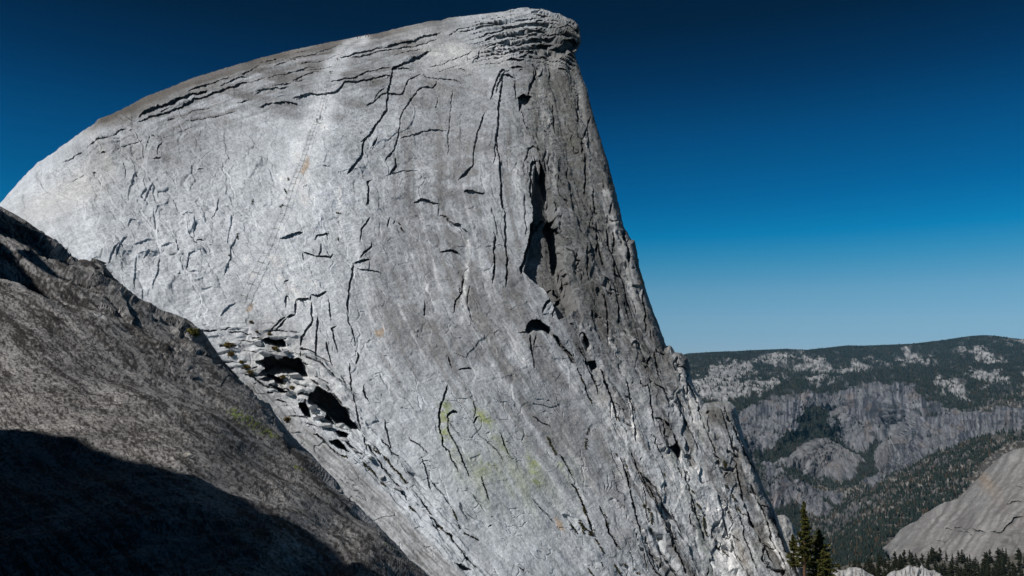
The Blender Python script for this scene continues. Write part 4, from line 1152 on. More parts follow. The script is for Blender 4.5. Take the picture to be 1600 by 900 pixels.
GULLY = [Z(*AV, p) for p in (
    [(600, 370), (640, 360), (710, 380), (700, 440), (720, 510), (600, 530), (520, 580), (440, 620), (340, 600), (350, 570), (450, 540), (500, 480), (610, 470), (560, 430)], [(850, 570), (890, 530), (940, 520), (900, 570), (900, 640), (940, 660), (860, 690), (760, 720), (720, 715), (800, 660), (850, 610)],
    [(440, 630), (560, 645), (600, 675), (560, 680), (460, 660)], [(620, 680), (700, 690), (760, 715), (860, 690), (820, 730), (740, 740), (690, 705)], [(430, 830), (520, 815), (580, 840), (590, 920), (460, 960)], [(660, 800), (730, 805), (745, 840), (700, 825)],
    [(740, 400), (700, 500), (790, 570), (850, 590), (860, 570), (800, 550), (740, 500)], [(1080, 380), (1250, 390), (1180, 400)])]
DOMELET = Z(*AV, [(500, 620), (540, 570), (600, 530), (680, 515), (750, 540), (800, 570), (845, 590), (840, 620), (790, 660), (720, 690), (640, 680), (560, 640)])
PILLAR = Z(*AV, [(890, 590), (930, 540), (1000, 490), (1010, 540), (950, 630), (920, 650), (895, 630)])
BUTT = Z(*AV, [(700, 400), (760, 350), (860, 310), (980, 330), (1000, 430), (960, 510), (860, 550), (780, 530), (710, 480)])


def soft(px, py, polys, w=3.0, jit=6.0, seed=0):
    jx = jit * fbm(px / 16, py / 9, None, 4, 401 + seed, .6); jy = jit * .7 * fbm(px / 16, py / 9, None, 4, 431 + seed, .6)
    m = np.zeros(px.shape)
    for p in polys:
        m = np.maximum(m, np.clip(poly_sd(px + jx, py + jy, p) / w + .5, 0, 1))
    return m


def far_relief(px, py, P, sd):
    x, y, z = P[..., 0], P[..., 1], P[..., 2]
    cl = soft(px, py, CLIFF, 20, 4)
    F = 45 * fbm(x / 900, y / 900, z / 900, 4, 311) + 15 * fbm(x / 140, y / 140, z / 90, 4, 313, .6)
    F += cl * 22 * fbm(x / 60, y / 60, z / 260, 4, 315, .55)
    F += 28 * np.clip(poly_sd(px, py, DOMELET) / 22, 0, 1) ** .6 + 40 * np.clip(poly_sd(px, py, BUTT) / 26, 0, 1) ** .7 + 22 * np.clip(poly_sd(px, py, PILLAR) / 14, 0, 1) ** .6
    F -= 30 * soft(px, py, GULLY, 20, 4)
    return F * sstep(0, 10, sd)


def forest_density(px, py):
    cl = soft(px, py, CLIFF, 3, 7, 1); gu = soft(px, py, GULLY, 3, 6, 2); ba = soft(px, py, BARE, 5, 15, 3)
    d = np.where(py < 700, 0.97, 0.6) * (1 - cl) * (1 - ba * (1 - np.clip(.55 * sstep(-.1, .4, fbm(px / 6, py / 3, None, 3, 325)) + .04, 0, 1)))
    d = np.maximum(d, gu * .95)
    n = fbm(px / 14, py / 7, None, 4, 321, .65)
    # the talus and open wood of the lower right
    lr = np.clip(sstep(0, 20, (py - 700) * 0.9 + (px - 1330) * 0.42 - 14), 0, 1) * (1 - gu)
    band = np.maximum(np.exp(-((py - (752 - (px - 1420) * 0.30)) / 16) ** 2) * sstep(1430, 1480, px), np.exp(-((py - (830 - (px - 1300) * .22)) / 15) ** 2) * sstep(1500, 1440, px))
    lrd = np.clip(.60 + 1.5 * n + .5 * fbm(px / 50, py / 26, None, 2, 327) + .7 * band + .35 * sstep(840, 870, py), 0, .97)
    lr = lr * (1 - sstep(.2, .6, cl))
    d = np.where(lr > .5, lrd, d)
    # scattered trees along cliff ledges
    d = np.maximum(d, cl * (1 - gu) * np.clip(fbm(px / 30, py / 4, None, 3, 323) * 1.2 - .42, 0, .55))
    d = d * (1 - .5 * np.clip(-n * 1.6 - .2, 0, 1) * (py < 640))
    return d, cl, ba, gu, lr


def far_colour(px, py, P, sd, F):
    x, y, z = P[..., 0], P[..., 1], P[..., 2]
    d, cl, ba, gu, lr = forest_density(px, py)
    n1 = fbm(x / 260, y / 260, z / 260, 4, 331); n2 = fbm(px / 5, py / 4, None, 4, 333, .65); vs = fbm(px / 5.0, py / 60, None, 4, 335, .6)
    C = np.empty(px.shape + (3,)); C[:] = (0.29, 0.30, 0.325)
    C = mixc(C, (0.070, 0.080, 0.105), np.clip(cl * (.36 + 1.5 * vs + .7 * n1), 0, .92))
    C = mixc(C, (0.06, 0.068, 0.085), .75 * cl * sstep(.15, .5, fbm(px / 40, py / 16, None, 4, 341, .6)))
    C = mixc(C, (0.50, 0.51, 0.54), np.clip(cl * (-.05 + 1.0 * fbm(px / 7 + 9, py / 50, None, 4, 337, .6)), 0, .7))
    C = mixc(C, (0.34, 0.27, 0.22), np.clip(cl * (.9 * fbm(px / 24, py / 18, None, 3, 339) - .16), 0, .5))
    C = mixc(C, (0.34, 0.335, 0.33), .6 * soft(px, py, [DOMELET, PILLAR], 8, 3) * np.clip(.7 + .9 * vs, 0, 1))
    C = mixc(C, (0.62, 0.62, 0.62), ba * np.clip(.8 + .8 * n2, 0, 1))
    C = mixc(C, (0.115, 0.10, 0.082), lr * np.clip(.85 + .6 * n1, 0, 1))
    C = mixc(C, (0.42, 0.40, 0.37), lr * .9 * sstep(.12, .42, n2 + .25 * n1))
    gr = np.clip(d * 1.3 - .15, 0, 1) * (1 - .8 * lr)
    C = mixc(C, (0.040, 0.050, 0.042), np.clip(gr, 0, .95))
    C = C * (1 + .35 * n2 * (1 - gr) + .12 * n1)[..., None]
    return np.clip(C * .50, .02, .6)


M_FAR = rock_material("valley_rock", grain=0.06, grain_amt=0.22, bump=0.0)
far = Patch("far_hills", FAR_OUT, 1.15, far_depth, far_relief, far_colour, M_FAR, None, ((2, 120), (8, 900)))

# the bare granite dome at the lower right
ND_OUT = [(1380, 858), (1392, 846), (1408, 830), (1430, 815), (1444, 803), (1462, 792), (1475, 783), (1486, 782), (1497, 779), (1508, 768), (1517, 758), (1526, 748), (1534, 741), (1543, 729), (1553, 719), (1564, 711), (1577, 704), (1590, 699), (1605, 695), (1660, 680), (1760, 676), (1760, 905), (1600, 905), (1470, 900), (1400, 880)]
nd_depth = Spline2([(1380, 858, 1850), (1430, 815, 1900), (1497, 779, 1950), (1553, 719, 2050), (1605, 695, 2080), (1760, 676, 2000), (1450, 850, 1620), (1540, 800, 1640), (1600, 760, 1700), (1600, 850, 1450), (1700, 800, 1450), (1500, 880, 1420), (1760, 900, 1250), (1400, 890, 1550)])
NDL = [(rough_line(Z(1300, 680, 5.293, p), 4, .8, 500 + i), w, 14, st, 14) for i, (p, w, st) in enumerate((
    ([(1000, 765), (1100, 785), (1200, 800), (1280, 808)], 2.6, 5), ([(700, 765), (740, 800), (760, 810)], 1.5, 4), ([(920, 785), (1000, 770)], 1.6, 3), ([(1440, 580), (1520, 570), (1588, 555)], 1.5, 4),
    ([(1120, 535), (1180, 545), (1210, 575)], 1.2, 3), ([(1520, 420), (1588, 455)], 1.4, 3), ([(820, 850), (900, 860), (960, 890)], 1.4, 3), ([(1030, 790), (1160, 830)], 1.5, 3), ([(1300, 800), (1400, 830), (1500, 720), (1588, 690)], 1.8, 3), ([(480, 880), (560, 800), (620, 720)], 1.3, 3), ([(960, 660), (980, 690)], 1.3, 3)))]


def nd_relief(px, py, P, sd):
    x, y, z = P[..., 0], P[..., 1], P[..., 2]
    F = 9 * fbm(x / 150, y / 150, z / 150, 3, 351) + 2.2 * fbm(x / 30, y / 30, z / 30, 4, 353, .6)
    F, G = carve_lines(F, np.zeros(px.shape), px, py, NDL, 1.0, 9)
    return F, G


def nd_colour(px, py, P, sd, F):
    x, y, z = P[..., 0], P[..., 1], P[..., 2]
    a = px * .60 - py * .80; b = px * .80 + py * .60
    C = np.empty(px.shape + (3,)); C[:] = (0.285, 0.272, 0.260)
    n2 = fbm(px / 8, py / 8, None, 4, 361, .6)
    st = fbm(b / 6, a / 70, None, 4, 363)
    C = mixc(C, (0.40, 0.395, 0.385), np.clip(st * .9 + .1 * n2, 0, .6))
    C = mixc(C, (0.15, 0.14, 0.135), np.clip(-st * 1.3 + .02 + .4 * n2, 0, .75))
    C = mixc(C, (0.36, 0.255, 0.15), .45 * np.exp(-(((px - 1542) * .62 + (py - 745) * .78) / 34) ** 2 - (((px - 1542) * .78 - (py - 745) * .62 + 6) / 9) ** 2))
    C = mixc(C, (0.10, 0.095, 0.09), .75 * blob(px, py, 1590, 845, 50, 18, -.3) * np.clip(.7 + 1.2 * n2, 0, 1))
    return np.clip(C * .78 * (1 + .22 * n2)[..., None], .03, .6)


M_ND = rock_material("bare_dome_rock", grain=0.12, grain_amt=0.2, bump=0.15)
nd = Patch("bare_dome_hill", ND_OUT, 1.1, nd_depth, nd_relief, nd_colour, M_ND, lambda px, py: (14 + 0 * px, 130 + 0 * px), ((2, 60), (10, 300)))

# valley floor below everything
gv, gf = [], []
NR, NA = 30, 48
for i in range(NR + 1):
    r = 200.0 * (11500.0 / 200.0) ** (i / NR)
    for j in range(NA):
        an = 2 * math.pi * j / NA
        gv.append((r * math.cos(an), 2500 + r * math.sin(an), -1050 + 60 * math.sin(r / 900 + j)))
for i in range(NR):
    for j in range(NA):
        gf.append((i * NA + j, (i + 1) * NA + j, (i + 1) * NA + (j + 1) % NA, i * NA + (j + 1) % NA))
gc = np.empty((len(gv), 3)); gc[:] = (.06, .066, .05)
gd = link("ground", make_mesh("ground", np.array(gv), np.array(gf), None, gc, M_FAR)); gd["kind"] = 'structure'


# ------------------------------------------------------------------ woods
def tree_mass(name, P, H, tint, label, seed):
    """many small conifers, each two ragged cones, as one mass"""
    n = len(P); S = 6
    ang = np.linspace(0, 2 * math.pi, S, endpoint=False)
    rng = np.random.default_rng(seed)
    vs, fs, cs = [], [], []
    per = 2 * (S + 1)
    rot = rng.uniform(0, 6.28, n); wd = rng.uniform(.17, .30, n)
    Vv = np.zeros((n, per, 3))
    for k, (zb, zt, rr) in enumerate(((.08, .72, 1.0), (.45, 1.0, .62))):
        for s_ in range(S):
            a = rot + ang[s_] + k * .5
            r = H * wd * rr * rng.uniform(.6, 1.25, n)
            Vv[:, k * (S + 1) + s_, 0] = P[:, 0] + r * np.cos(a)
            Vv[:, k * (S + 1) + s_, 1] = P[:, 1] + r * np.sin(a)
            Vv[:, k * (S + 1) + s_, 2] = P[:, 2] + H * (zb + rng.uniform(-.06, .06, n))
        ap = k * (S + 1) + S
        Vv[:, ap, 0] = P[:, 0] + H * rng.uniform(-.03, .03, n); Vv[:, ap, 1] = P[:, 1]; Vv[:, ap, 2] = P[:, 2] + H * zt
    tri = []
    for k in range(2):
        for s_ in range(S):
            tri.append((k * (S + 1) + s_, k * (S + 1) + (s_ + 1) % S, k * (S + 1) + S))
    tri = np.array(tri)
    T = (tri[None] + (np.arange(n) * per)[:, None, None]).reshape(-1, 3)
    C = np.repeat(tint[:, None, :], per, 1).reshape(-1, 3)
    o = link(name, make_mesh(name, Vv.reshape(-1, 3), None, T, C, M_LEAF))
    tag(o, label, "forest", None, 'stuff')
    return o


M_LEAF = leaf_material("conifer_green")


FAR_IN = [(x, y + 1.5) if y < 600 else (x, y) for x, y in FAR_OUT]


def scatter(n, x0, x1, y0, y1, dens, surf, seed, hmin, hmax, brown=.08):
    rng = np.random.default_rng(seed)
    px = rng.uniform(x0, x1, n); py = rng.uniform(y0, y1, n)
    keep = (rng.uniform(0, 1, n) < dens(px, py)) & inside(px, py, FAR_IN)
    px, py = px[keep], py[keep]
    P = surf.point(px, py)
    H = rng.uniform(hmin, hmax, len(px)) * np.clip(.85 + .3 * fbm(px / 20, py / 10, None, 2, seed), .5, 1.3)
    g = rng.uniform(.7, 1.4, len(px))[:, None]
    T = np.array([(0.019, 0.028, 0.022)]) * g
    b = rng.uniform(0, 1, len(px)) < brown * (1 + 2 * sstep(0, .4, fbm(px / 12, py / 8, None, 2, seed + 1)))
    T[b] = np.array([0.062, 0.044, 0.028]) * g[b]
    P[:, 2] -= .05 * H
    return P, H, T, px, py


dfun = lambda px, py: forest_density(px, py)[0]
P_, H_, T_, qx, qy = scatter(70000, 1040, 1790, 524, 690, lambda a, b: dfun(a, b) * np.clip(far_depth(a, b) / 9000, .2, 1), far, 71, 14, 26, .05)
m = qy < 620
tree_mass("forest", P_[m], H_[m], T_[m], "dark conifer forest covering the high plateau along the skyline", 1)
tree_mass("forest", P_[~m], H_[~m], T_[~m], "dark trees filling the gullies and ledges of the far grey cliffs", 2)
P_, H_, T_, qx, qy = scatter(34000, 1180, 1790, 690, 905, dfun, far, 72, 11, 22, .07)
inn = inside(qx, qy, ND_OUT)
P_, H_, T_ = P_[~inn], H_[~inn], T_[~inn]
tree_mass("forest", P_, H_, T_, "mixed green and rusty brown forest on the rocky lower right slope", 3)

HAZE_DENSITY = 1.2e-5
# the air between here and the far rim
def box(name, lo, hi, mat):
    x0, y0, z0 = lo; x1, y1, z1 = hi
    v = [(x0, y0, z0), (x1, y0, z0), (x1, y1, z0), (x0, y1, z0), (x0, y0, z1), (x1, y0, z1), (x1, y1, z1), (x0, y1, z1)]
    f = [(0, 3, 2, 1), (4, 5, 6, 7), (0, 1, 5, 4), (1, 2, 6, 5), (2, 3, 7, 6), (3, 0, 4, 7)]
    return link(name, make_mesh(name, np.array(v), np.array(f), None, None, mat))


hm = bpy.data.materials.new("haze_air")
hm.use_nodes = True
hm.node_tree.nodes.clear()
ho = hm.node_tree.nodes.new("ShaderNodeOutputMaterial")
hv = hm.node_tree.nodes.new("ShaderNodeVolumePrincipled")
hv.inputs["Color"].default_value = (0.20, 0.62, 1.0, 1)
hv.inputs["Density"].default_value = HAZE_DENSITY
hv.inputs["Anisotropy"].default_value = 0.0
hm.node_tree.links.new(hv.outputs[0], ho.inputs["Volume"])
hz = box("haze", (-16500, -12500, -1125), (16500, 17500, 700), hm)
hz["kind"] = 'stuff'

# ------------------------------------------------------------------ loose rock
def boulder(name, px, py, depth, size, rot, col, seed, mat, chops=9, sink=.25):
    """angular block: a fine ball cut by random joint planes, roughened"""
    rng = np.random.default_rng(seed)
    n = 22
    u, v = np.meshgrid(np.linspace(0, 2 * math.pi, 2 * n, endpoint=False), np.linspace(0.02, math.pi - .02, n))
    D = np.stack([np.sin(v) * np.cos(u), np.sin(v) * np.sin(u), np.cos(v)], -1).reshape(-1, 3)
    R_ = np.ones(len(D))
    for _ in range(chops):
        nn = rng.normal(size=3); nn /= np.linalg.norm(nn)
        k = rng.uniform(.45, .8)
        dt = D @ nn
        R_ = np.where(dt > 0, np.minimum(R_, k / np.maximum(dt, 1e-3)), R_)
    X = D * R_[:, None]
    X = X * (1 + .05 * fbm(X[:, 0] * 4 + seed, X[:, 1] * 4, X[:, 2] * 4, 3, seed))[:, None] * np.array(size)
    c, s_ = math.cos(rot[2]), math.sin(rot[2])
    from mathutils import Euler
    M = np.array(Euler(rot).to_matrix())
    X = X @ M.T
    A = 2 * n
    f = [(r * A + k, (r + 1) * A + k, (r + 1) * A + (k + 1) % A, r * A + (k + 1) % A) for r in range(n - 1) for k in range(A)]
    f3 = []
    top, bot = len(X), len(X) + 1
    X = np.r_[X, [X[:A].mean(0)], [X[-A:].mean(0)]]
    f3 = [(top, k, (k + 1) % A) for k in range(A)] + [(bot, (n - 1) * A + (k + 1) % A, (n - 1) * A + k) for k in range(A)]
    C = np.array(col)[None] * (1 + .25 * fbm(X[:, 0] * 2, X[:, 1] * 2, X[:, 2] * 2, 3, seed + 3))[:, None]
    o = link(name, make_mesh(name, X, f, f3, np.clip(C, .02, .6), mat))
    p = at(np.array(px), np.array(py), np.array(depth)) if depth is not None else None
    return o, p


def put(o, surf, px, py, up=0.0):
    P = surf.point(px, py); N = surf.normal(px, py)
    o.location = Vector(P + N * up)
    return o


b_, _ = boulder("rock_slab", 0, 0, None, (1.75, .42, .62), (0.1, .50, .52), (.11, .10, .095), 3, M_SLOPE)
put(b_, slope, 158, 416, .12); tag(b_, "dark thin rock slab standing on edge along the upper rim of the near slope", "rock")
b_, _ = boulder("boulder", 0, 0, None, (1.9, 1.0, .75), (.1, .42, .45), (.36, .35, .33), 8, M_SLOPE)
put(b_, slope, 272, 497, .18); tag(b_, "pale boulder on the rim of the near slope with its right side in black shadow", "boulder")
b_, _ = boulder("stone", 0, 0, None, (.13, .085, .075), (0, .2, .5), (.50, .47, .42), 5, M_SLOPE)
put(b_, slope, 291, 721, .03); tag(b_, "small whitish stone lying alone on the dark slope just above the shadow edge", "stone")
BL = [(415, 560, 1.9, .8), (438, 566, 1.6, .7), (452, 574, 1.8, .6), (489, 640, 1.8, .6), (497, 655, 1.5, .6), (540, 690, 1.5, .5), (466, 602, 1.5, .6), (430, 537, 1.5, .5), (404, 541, 1.9, .7), (447, 552, 1.5, .6), (424, 583, 1.6, .6), (462, 588, 2.2, .8), (476, 628, 1.7, .7), (508, 668, 2.0, .7), (531, 668, 1.5, .6), (527, 700, 1.6, .6), (556, 707, 1.3, .55), (578, 722, 1.4, .5), (452, 616, 1.6, .5), (596, 748, 1.2, .45), (622, 770, 1.3, .4), (436, 600, 1.2, .45)]
for i, (x_, y_, w_, h_) in enumerate(BL):
    b_, _ = boulder("rock_block", 0, 0, None, (w_ * .8, w_ * .62, h_ * .8), (.1 * (i % 3 - 1), .25 + .07 * (i % 4), .4 + .5 * (i % 5)), (.42, .425, .43), 20 + i, M_DOME, 11)
    put(b_, dome, x_, y_, .25)
    tag(b_, "pale granite block lying among the broken ledges of the notch between slope and dome", "rock", "granite blocks in the notch")


# ------------------------------------------------------------------ small plants
M_OCHRE = leaf_material("dry_leaves")


def leaves(n, rng, rad, size, tints):
    """cloud of small leaf faces inside an uneven crown"""
    d = rng.normal(size=(n, 3)); d /= np.linalg.norm(d, axis=1, keepdims=True)
    c = d * (rng.uniform(.25, 1, n) ** .5)[:, None] * np.array(rad)
    c *= (1 + .35 * np.sin(d[:, 0] * 5 + rng.uniform(0, 6)) * np.cos(d[:, 1] * 4))[:, None]
    a = rng.normal(size=(n, 3)); a /= np.linalg.norm(a, axis=1, keepdims=True)
    b = np.cross(a, rng.normal(size=(n, 3))); b /= np.linalg.norm(b, axis=1, keepdims=True)
    s = (size * rng.uniform(.5, 1.3, n))[:, None]
    V = np.stack([c - a * s, c + b * s * .5, c + a * s, c - b * s * .5], 1).reshape(-1, 3)
    F = np.arange(4 * n).reshape(-1, 4)
    T = np.array(tints)[rng.integers(0, len(tints), n)] * rng.uniform(.6, 1.3, n)[:, None]
    return V, F, np.repeat(T, 4, 0)


OCH = [(.17, .105, .028), (.21, .14, .04), (.11, .075, .022), (.13, .11, .03)]


def shrub(px, py, surf, w, label, group=None, tints=OCH):
    rng = np.random.default_rng(int(px * 7 + py))
    e = empty("shrub", Vector(surf.point(px, py)))
    V, F, T = leaves(260, rng, (w * .5, w * .5, w * .34), .10 * w + .03, tints)
    V[:, 2] += w * .25
    link("leaves", make_mesh("leaves", V, F, None, T, M_OCHRE), e)
    sv, sf = [], []
    for k in range(5):
        an = k * 1.25; r = w * .25
        tip = np.array([r * math.cos(an), r * math.sin(an), w * .3])
        bse = np.array([.03 * math.cos(an), .03 * math.sin(an), -.15])
        i0 = len(sv)
        for q in range(3):
            g = 2.1 * q
            sv.append(bse + .03 * np.array([math.cos(g), math.sin(g), 0]))
        sv.append(tip)
        sf += [(i0, i0 + 1, i0 + 3), (i0 + 1, i0 + 2, i0 + 3), (i0 + 2, i0, i0 + 3)]
    c_ = np.empty((len(sv), 3)); c_[:] = (.08, .055, .035)
    link("stem", make_mesh("stem", np.array(sv), None, np.array(sf), c_, M_OCHRE), e)
    tag(e, label, "shrub", group)
    return e


shrub(356, 546, dome, 1.7, "largest ochre shrub on the pale ledge right behind the rim of the near slope")
for x_, y_, w_ in ((361, 557, 1.3), (371, 566, 1.5), (377, 571, 1.0), (386, 576, 1.2), (392, 586, 1.4), (393, 503, .8), (401, 520, .6), (421, 522, .8), (430, 548, 1.2), (450, 551, .8), (442, 592, 1.1), (456, 606, .9)):
    shrub(x_, y_, dome, w_, "small ochre brown shrub growing on the pale broken ledges of the notch", "ochre shrubs on the notch ledges")
shrub(303, 524, slope, .9, "yellowish shrub in the shade of the pale boulder on the slope rim", None, [(.16, .14, .03), (.20, .16, .04), (.10, .10, .03)])
shrub(450, 652, slope, .55, "small orange brown shrub at the right edge of the dark slope")

MOSS = [(A8, [(1180, 290), (1160, 250), (1135, 205)], 3.5), (A8, [(1330, 570), (1300, 480), (1265, 430)], 2.5), (A8, [(1370, 680), (1340, 600), (1320, 560)], 2.5), (A8, [(1300, 620), (1320, 660), (1370, 690)], 4), (A8, [(1250, 640), (1285, 680)], 3),
        (A8, [(430, 440), (390, 390), (340, 330), (260, 250)], 3), (A8, [(550, 600), (500, 530), (450, 470)], 2.5), (A8, [(770, 860), (700, 780), (650, 710), (580, 650)], 3.5), (A8, [(490, 610), (440, 570)], 2.5), (A8, [(800, 720), (700, 680), (660, 570)], 2),
        (A9, [(10, 260), (55, 390), (80, 470)], 2), (A9, [(20, 480), (50, 560), (100, 570), (120, 530)], 3), (A9, [(260, 40), (280, 100)], 2.5), (A9, [(310, 80), (330, 120), (350, 260)], 4), (A9, [(430, 370), (480, 450), (490, 540), (545, 610)], 4.5),
        (A9, [(790, 370), (815, 400)], 3.5), (A9, [(825, 430), (850, 540), (870, 600)], 2.2), (A9, [(985, 240), (1030, 310), (1060, 390), (1105, 450)], 4.5), (A9, [(910, 600), (950, 660), (1000, 710)], 2.2), (A9, [(320, 760), (370, 770), (420, 820)], 4.5), (A9, [(130, 600), (180, 690)], 2.5),
        (A9, [(965, 90), (980, 130)], 5), (A9, [(190, 430), (230, 560), (290, 660)], 2.2), (A9, [(260, 760), (300, 830)], 3), (A9, [(80, 790), (120, 840)], 2), (A9, [(1040, 690), (1060, 740)], 2.5), (A9, [(580, 170), (585, 190)], 3), (A9, [(740, 260), (780, 320)], 1.6),
        (A4, [(405, 110), (430, 108)], 3.2), (A4, [(408, 130), (412, 148)], 3.2), (A4, [(680, 198), (705, 192)], 2.5), (A4, [(715, 150), (735, 195)], 2), (A4, [(410, 228), (412, 240)], 2), (A4, [(1018, 480), (1022, 500)], 2), (A4, [(340, 210), (360, 205)], 3), (A4, [(300, 325), (322, 320)], 2.5),
        (A3, [(1258, 222), (1280, 185)], 2.6), (A3, [(1440, 112), (1447, 140)], 2.2), (A3, [(1420, 165), (1435, 190)], 2.0), (A3, [(1395, 250), (1412, 238)], 1.8), (A3, [(1145, 490), (1152, 510)], 2.4), (A3, [(1185, 380), (1190, 400)], 2), (A3, [(1115, 595), (1130, 580)], 1.6),
        (AB, [(75, 600), (60, 680), (70, 750)], 4), (AB, [(20, 300), (70, 410), (95, 470)], 2), (AB, [(225, 520), (260, 560)], 2), (AB, [(920, 810), (930, 850)], 3.5), (A6, [(980, 520), (1040, 580), (1100, 650)], 2.5), (A6, [(1180, 810), (1260, 880)], 3), (A6, [(720, 340), (760, 360)], 3), (A6, [(760, 520), (790, 500)], 2.5),
        ((380, 620, 5), [(600, 340), (700, 420), (860, 530)], 3.0), ((380, 620, 5), [(930, 540), (1000, 590), (1100, 720)], 4.0)]
rng = np.random.default_rng(4)
mv, mt, mn = [], [], []
for reg, pts, w_ in MOSS:
    L_ = rough_line(Z(*reg, pts), 1.0, 1.0, len(mv) + 60)
    for p in L_:
        if perlin(np.array([p[0] / 9]), np.array([p[1] / 9]), None, 5)[0] < -.12: continue
        for _ in range(5):
            mv.append((p[0] + rng.normal() * w_ * .26, p[1] + rng.normal() * w_ * .26))
mv = np.array(mv); P0 = dome.point(mv[:, 0], mv[:, 1]); N0 = dome.normal(mv[:, 0], mv[:, 1])
n = len(P0); sz = (np.linalg.norm(P0, axis=1) / 200 * .19 * rng.uniform(.5, 1.3, n))[:, None]
a_ = rng.normal(size=(n, 3)); a_ /= np.linalg.norm(a_, axis=1, keepdims=True)
c_ = np.cross(a_, N0); c_ /= np.linalg.norm(c_, axis=1, keepdims=True)
Pm = P0 + N0 * (sz * .5)
Vm = np.stack([Pm - c_ * sz, Pm - c_ * sz * .1 + N0 * sz * .9 - a_ * sz * .3, Pm + c_ * sz, Pm + a_ * sz * .6], 1).reshape(-1, 3)
Tm = np.array([(.060, .052, .014), (.045, .042, .014), (.085, .062, .016), (.035, .038, .014)])[rng.integers(0, 4, n)]
mo = link("grass", make_mesh("grass", Vm, np.arange(4 * n).reshape(-1, 4), None, np.repeat(Tm, 4, 0), M_OCHRE))
tag(mo, "tufts of dark olive grass and moss rooted in the cracks of the pale face", "grass", None, 'stuff')


# ------------------------------------------------------------------ conifers at the foot of the cliff
M_BARK = plain_material("bark", (.115, .066, .038), .9, 0, .35, 6)
PINE_T = [(.048, .055, .013), (.075, .074, .017), (.034, .041, .012), (.105, .092, .020)]


def conifer_mesh(H, spread, seed, n_whorl=26, leaf=.30, tints=PINE_T, bare=.12, lean=0.0):
    rng = np.random.default_rng(seed)
    tv, tf = [], []
    S, L = 8, 14
    for l in range(L + 1):
        f = l / L
        r = (.020 * H) * (1 - f) ** .8 + .012
        for s in range(S):
            a = 2 * math.pi * s / S
            tv.append((r * math.cos(a) + lean * H * f * f + .012 * H * math.sin(3 * f + seed), r * math.sin(a), H * f))
    for l in range(L):
        for s in range(S):
            tf.append((l * S + s, l * S + (s + 1) % S, (l + 1) * S + (s + 1) % S, (l + 1) * S + s))
    lv, lt = [], []
    for k in range(n_whorl):
        f = bare + (1 - bare) * (k + rng.uniform(0, .6)) / n_whorl
        env = spread * H * ((1 - f) ** .75) * (.35 + .65 * min(1, (f - bare + .12) / .2))
        cx = lean * H * f * f + .012 * H * math.sin(3 * f + seed)
        for m in range(rng.integers(4, 7)):
            a = rng.uniform(0, 2 * math.pi)
            ln = env * rng.uniform(.35, 1.25)
            if rng.uniform() < .10: continue
            up = rng.uniform(-.12, .22) + .45 * f
            d = np.array([math.cos(a), math.sin(a), up]); side = np.array([-math.sin(a), math.cos(a), 0])
            i0 = len(tv)
            rb = .004 * H * (1 - f) + .01
            base = np.array([cx, 0, H * f])
            for q in range(3):
                g = 2.1 * q
                tv.append(tuple(base + rb * (side * math.cos(g) + np.array([0, 0, 1]) * math.sin(g))))
            tv.append(tuple(base + d * ln * .85))
            tf += [(i0, i0 + 1, i0 + 3, i0 + 3), (i0 + 1, i0 + 2, i0 + 3, i0 + 3), (i0 + 2, i0, i0 + 3, i0 + 3)]
            nl = int(14 + 34 * ln)
            for _ in range(nl):
                t = rng.uniform(.22, 1.05)
                c = base + d * ln * t + side * rng.normal() * ln * .16 * (1.15 - t * .6) + np.array([0, 0, rng.normal() * .10 - .05 * ln * t * t])
                u = d * .6 + side * rng.normal() * .8 + np.array([0, 0, rng.normal() * .35]); u /= np.linalg.norm(u)
                w = np.cross(u, rng.normal(size=3)); w /= np.linalg.norm(w)
                s = leaf * rng.uniform(.5, 1.2)
                lv += [c - u * s, c + w * s * .32, c + u * s, c - w * s * .32]
                lt.append(np.array(tints[rng.integers(0, len(tints))]) * rng.uniform(.6, 1.35))
    for _ in range(20):
        c = np.array([lean * H + .012 * H * math.sin(3 + seed), 0, H * rng.uniform(.95, 1.01)]); u = np.array([rng.normal() * .3, rng.normal() * .3, 1]); w = np.cross(u, rng.normal(size=3))
        w /= np.linalg.norm(w)
        lv += [c - u * leaf, c + w * leaf * .3, c + u * leaf, c - w * leaf * .3]; lt.append(np.array(tints[0]))
    q4 = [f for f in tf if f[2] != f[3]]; q3 = [f[:3] for f in tf if f[2] == f[3]]
    tm = make_mesh("trunk", np.array(tv), np.array(q4), np.array(q3), None, M_BARK)
    lvn = np.array(lv)
    cm = make_mesh("crown", lvn, np.arange(len(lvn)).reshape(-1, 4), None, np.repeat(np.array(lt), 4, 0), M_LEAF)
    return tm, cm


def conifer(px, py_base, d, H, spread, seed, label, **kw):
    tm, cm = conifer_mesh(H, spread, seed, **kw)
    e = empty("conifer", Vector(at(np.array(px), np.array(py_base), np.array(d))))
    link("trunk", tm, e); link("crown", cm, e)
    tag(e, label, "tree")
    return e


D0 = 138.0
MP = D0 / FPX
conifer(1259, 912, D0, 125 * MP, .15, 11, "tallest olive green conifer at the cliff foot with a bare stretch of trunk", n_whorl=30, leaf=.30, bare=.26)
conifer(1281, 916, D0 + 3, 88 * MP, .36, 12, "broad bushy conifer standing right beside the tallest conifer at the cliff foot", n_whorl=26, leaf=.30, bare=.05)
conifer(1240, 888, D0 + 6, 54 * MP, .26, 13, "small dark conifer wedged between the cliff edge and the tallest conifer", n_whorl=18, leaf=.26, bare=.03)
conifer(1290, 925, D0 - 8, 60 * MP, .36, 14, "low spreading conifer at the bottom of the picture in front of the broad one", n_whorl=18, leaf=.30, bare=.03)

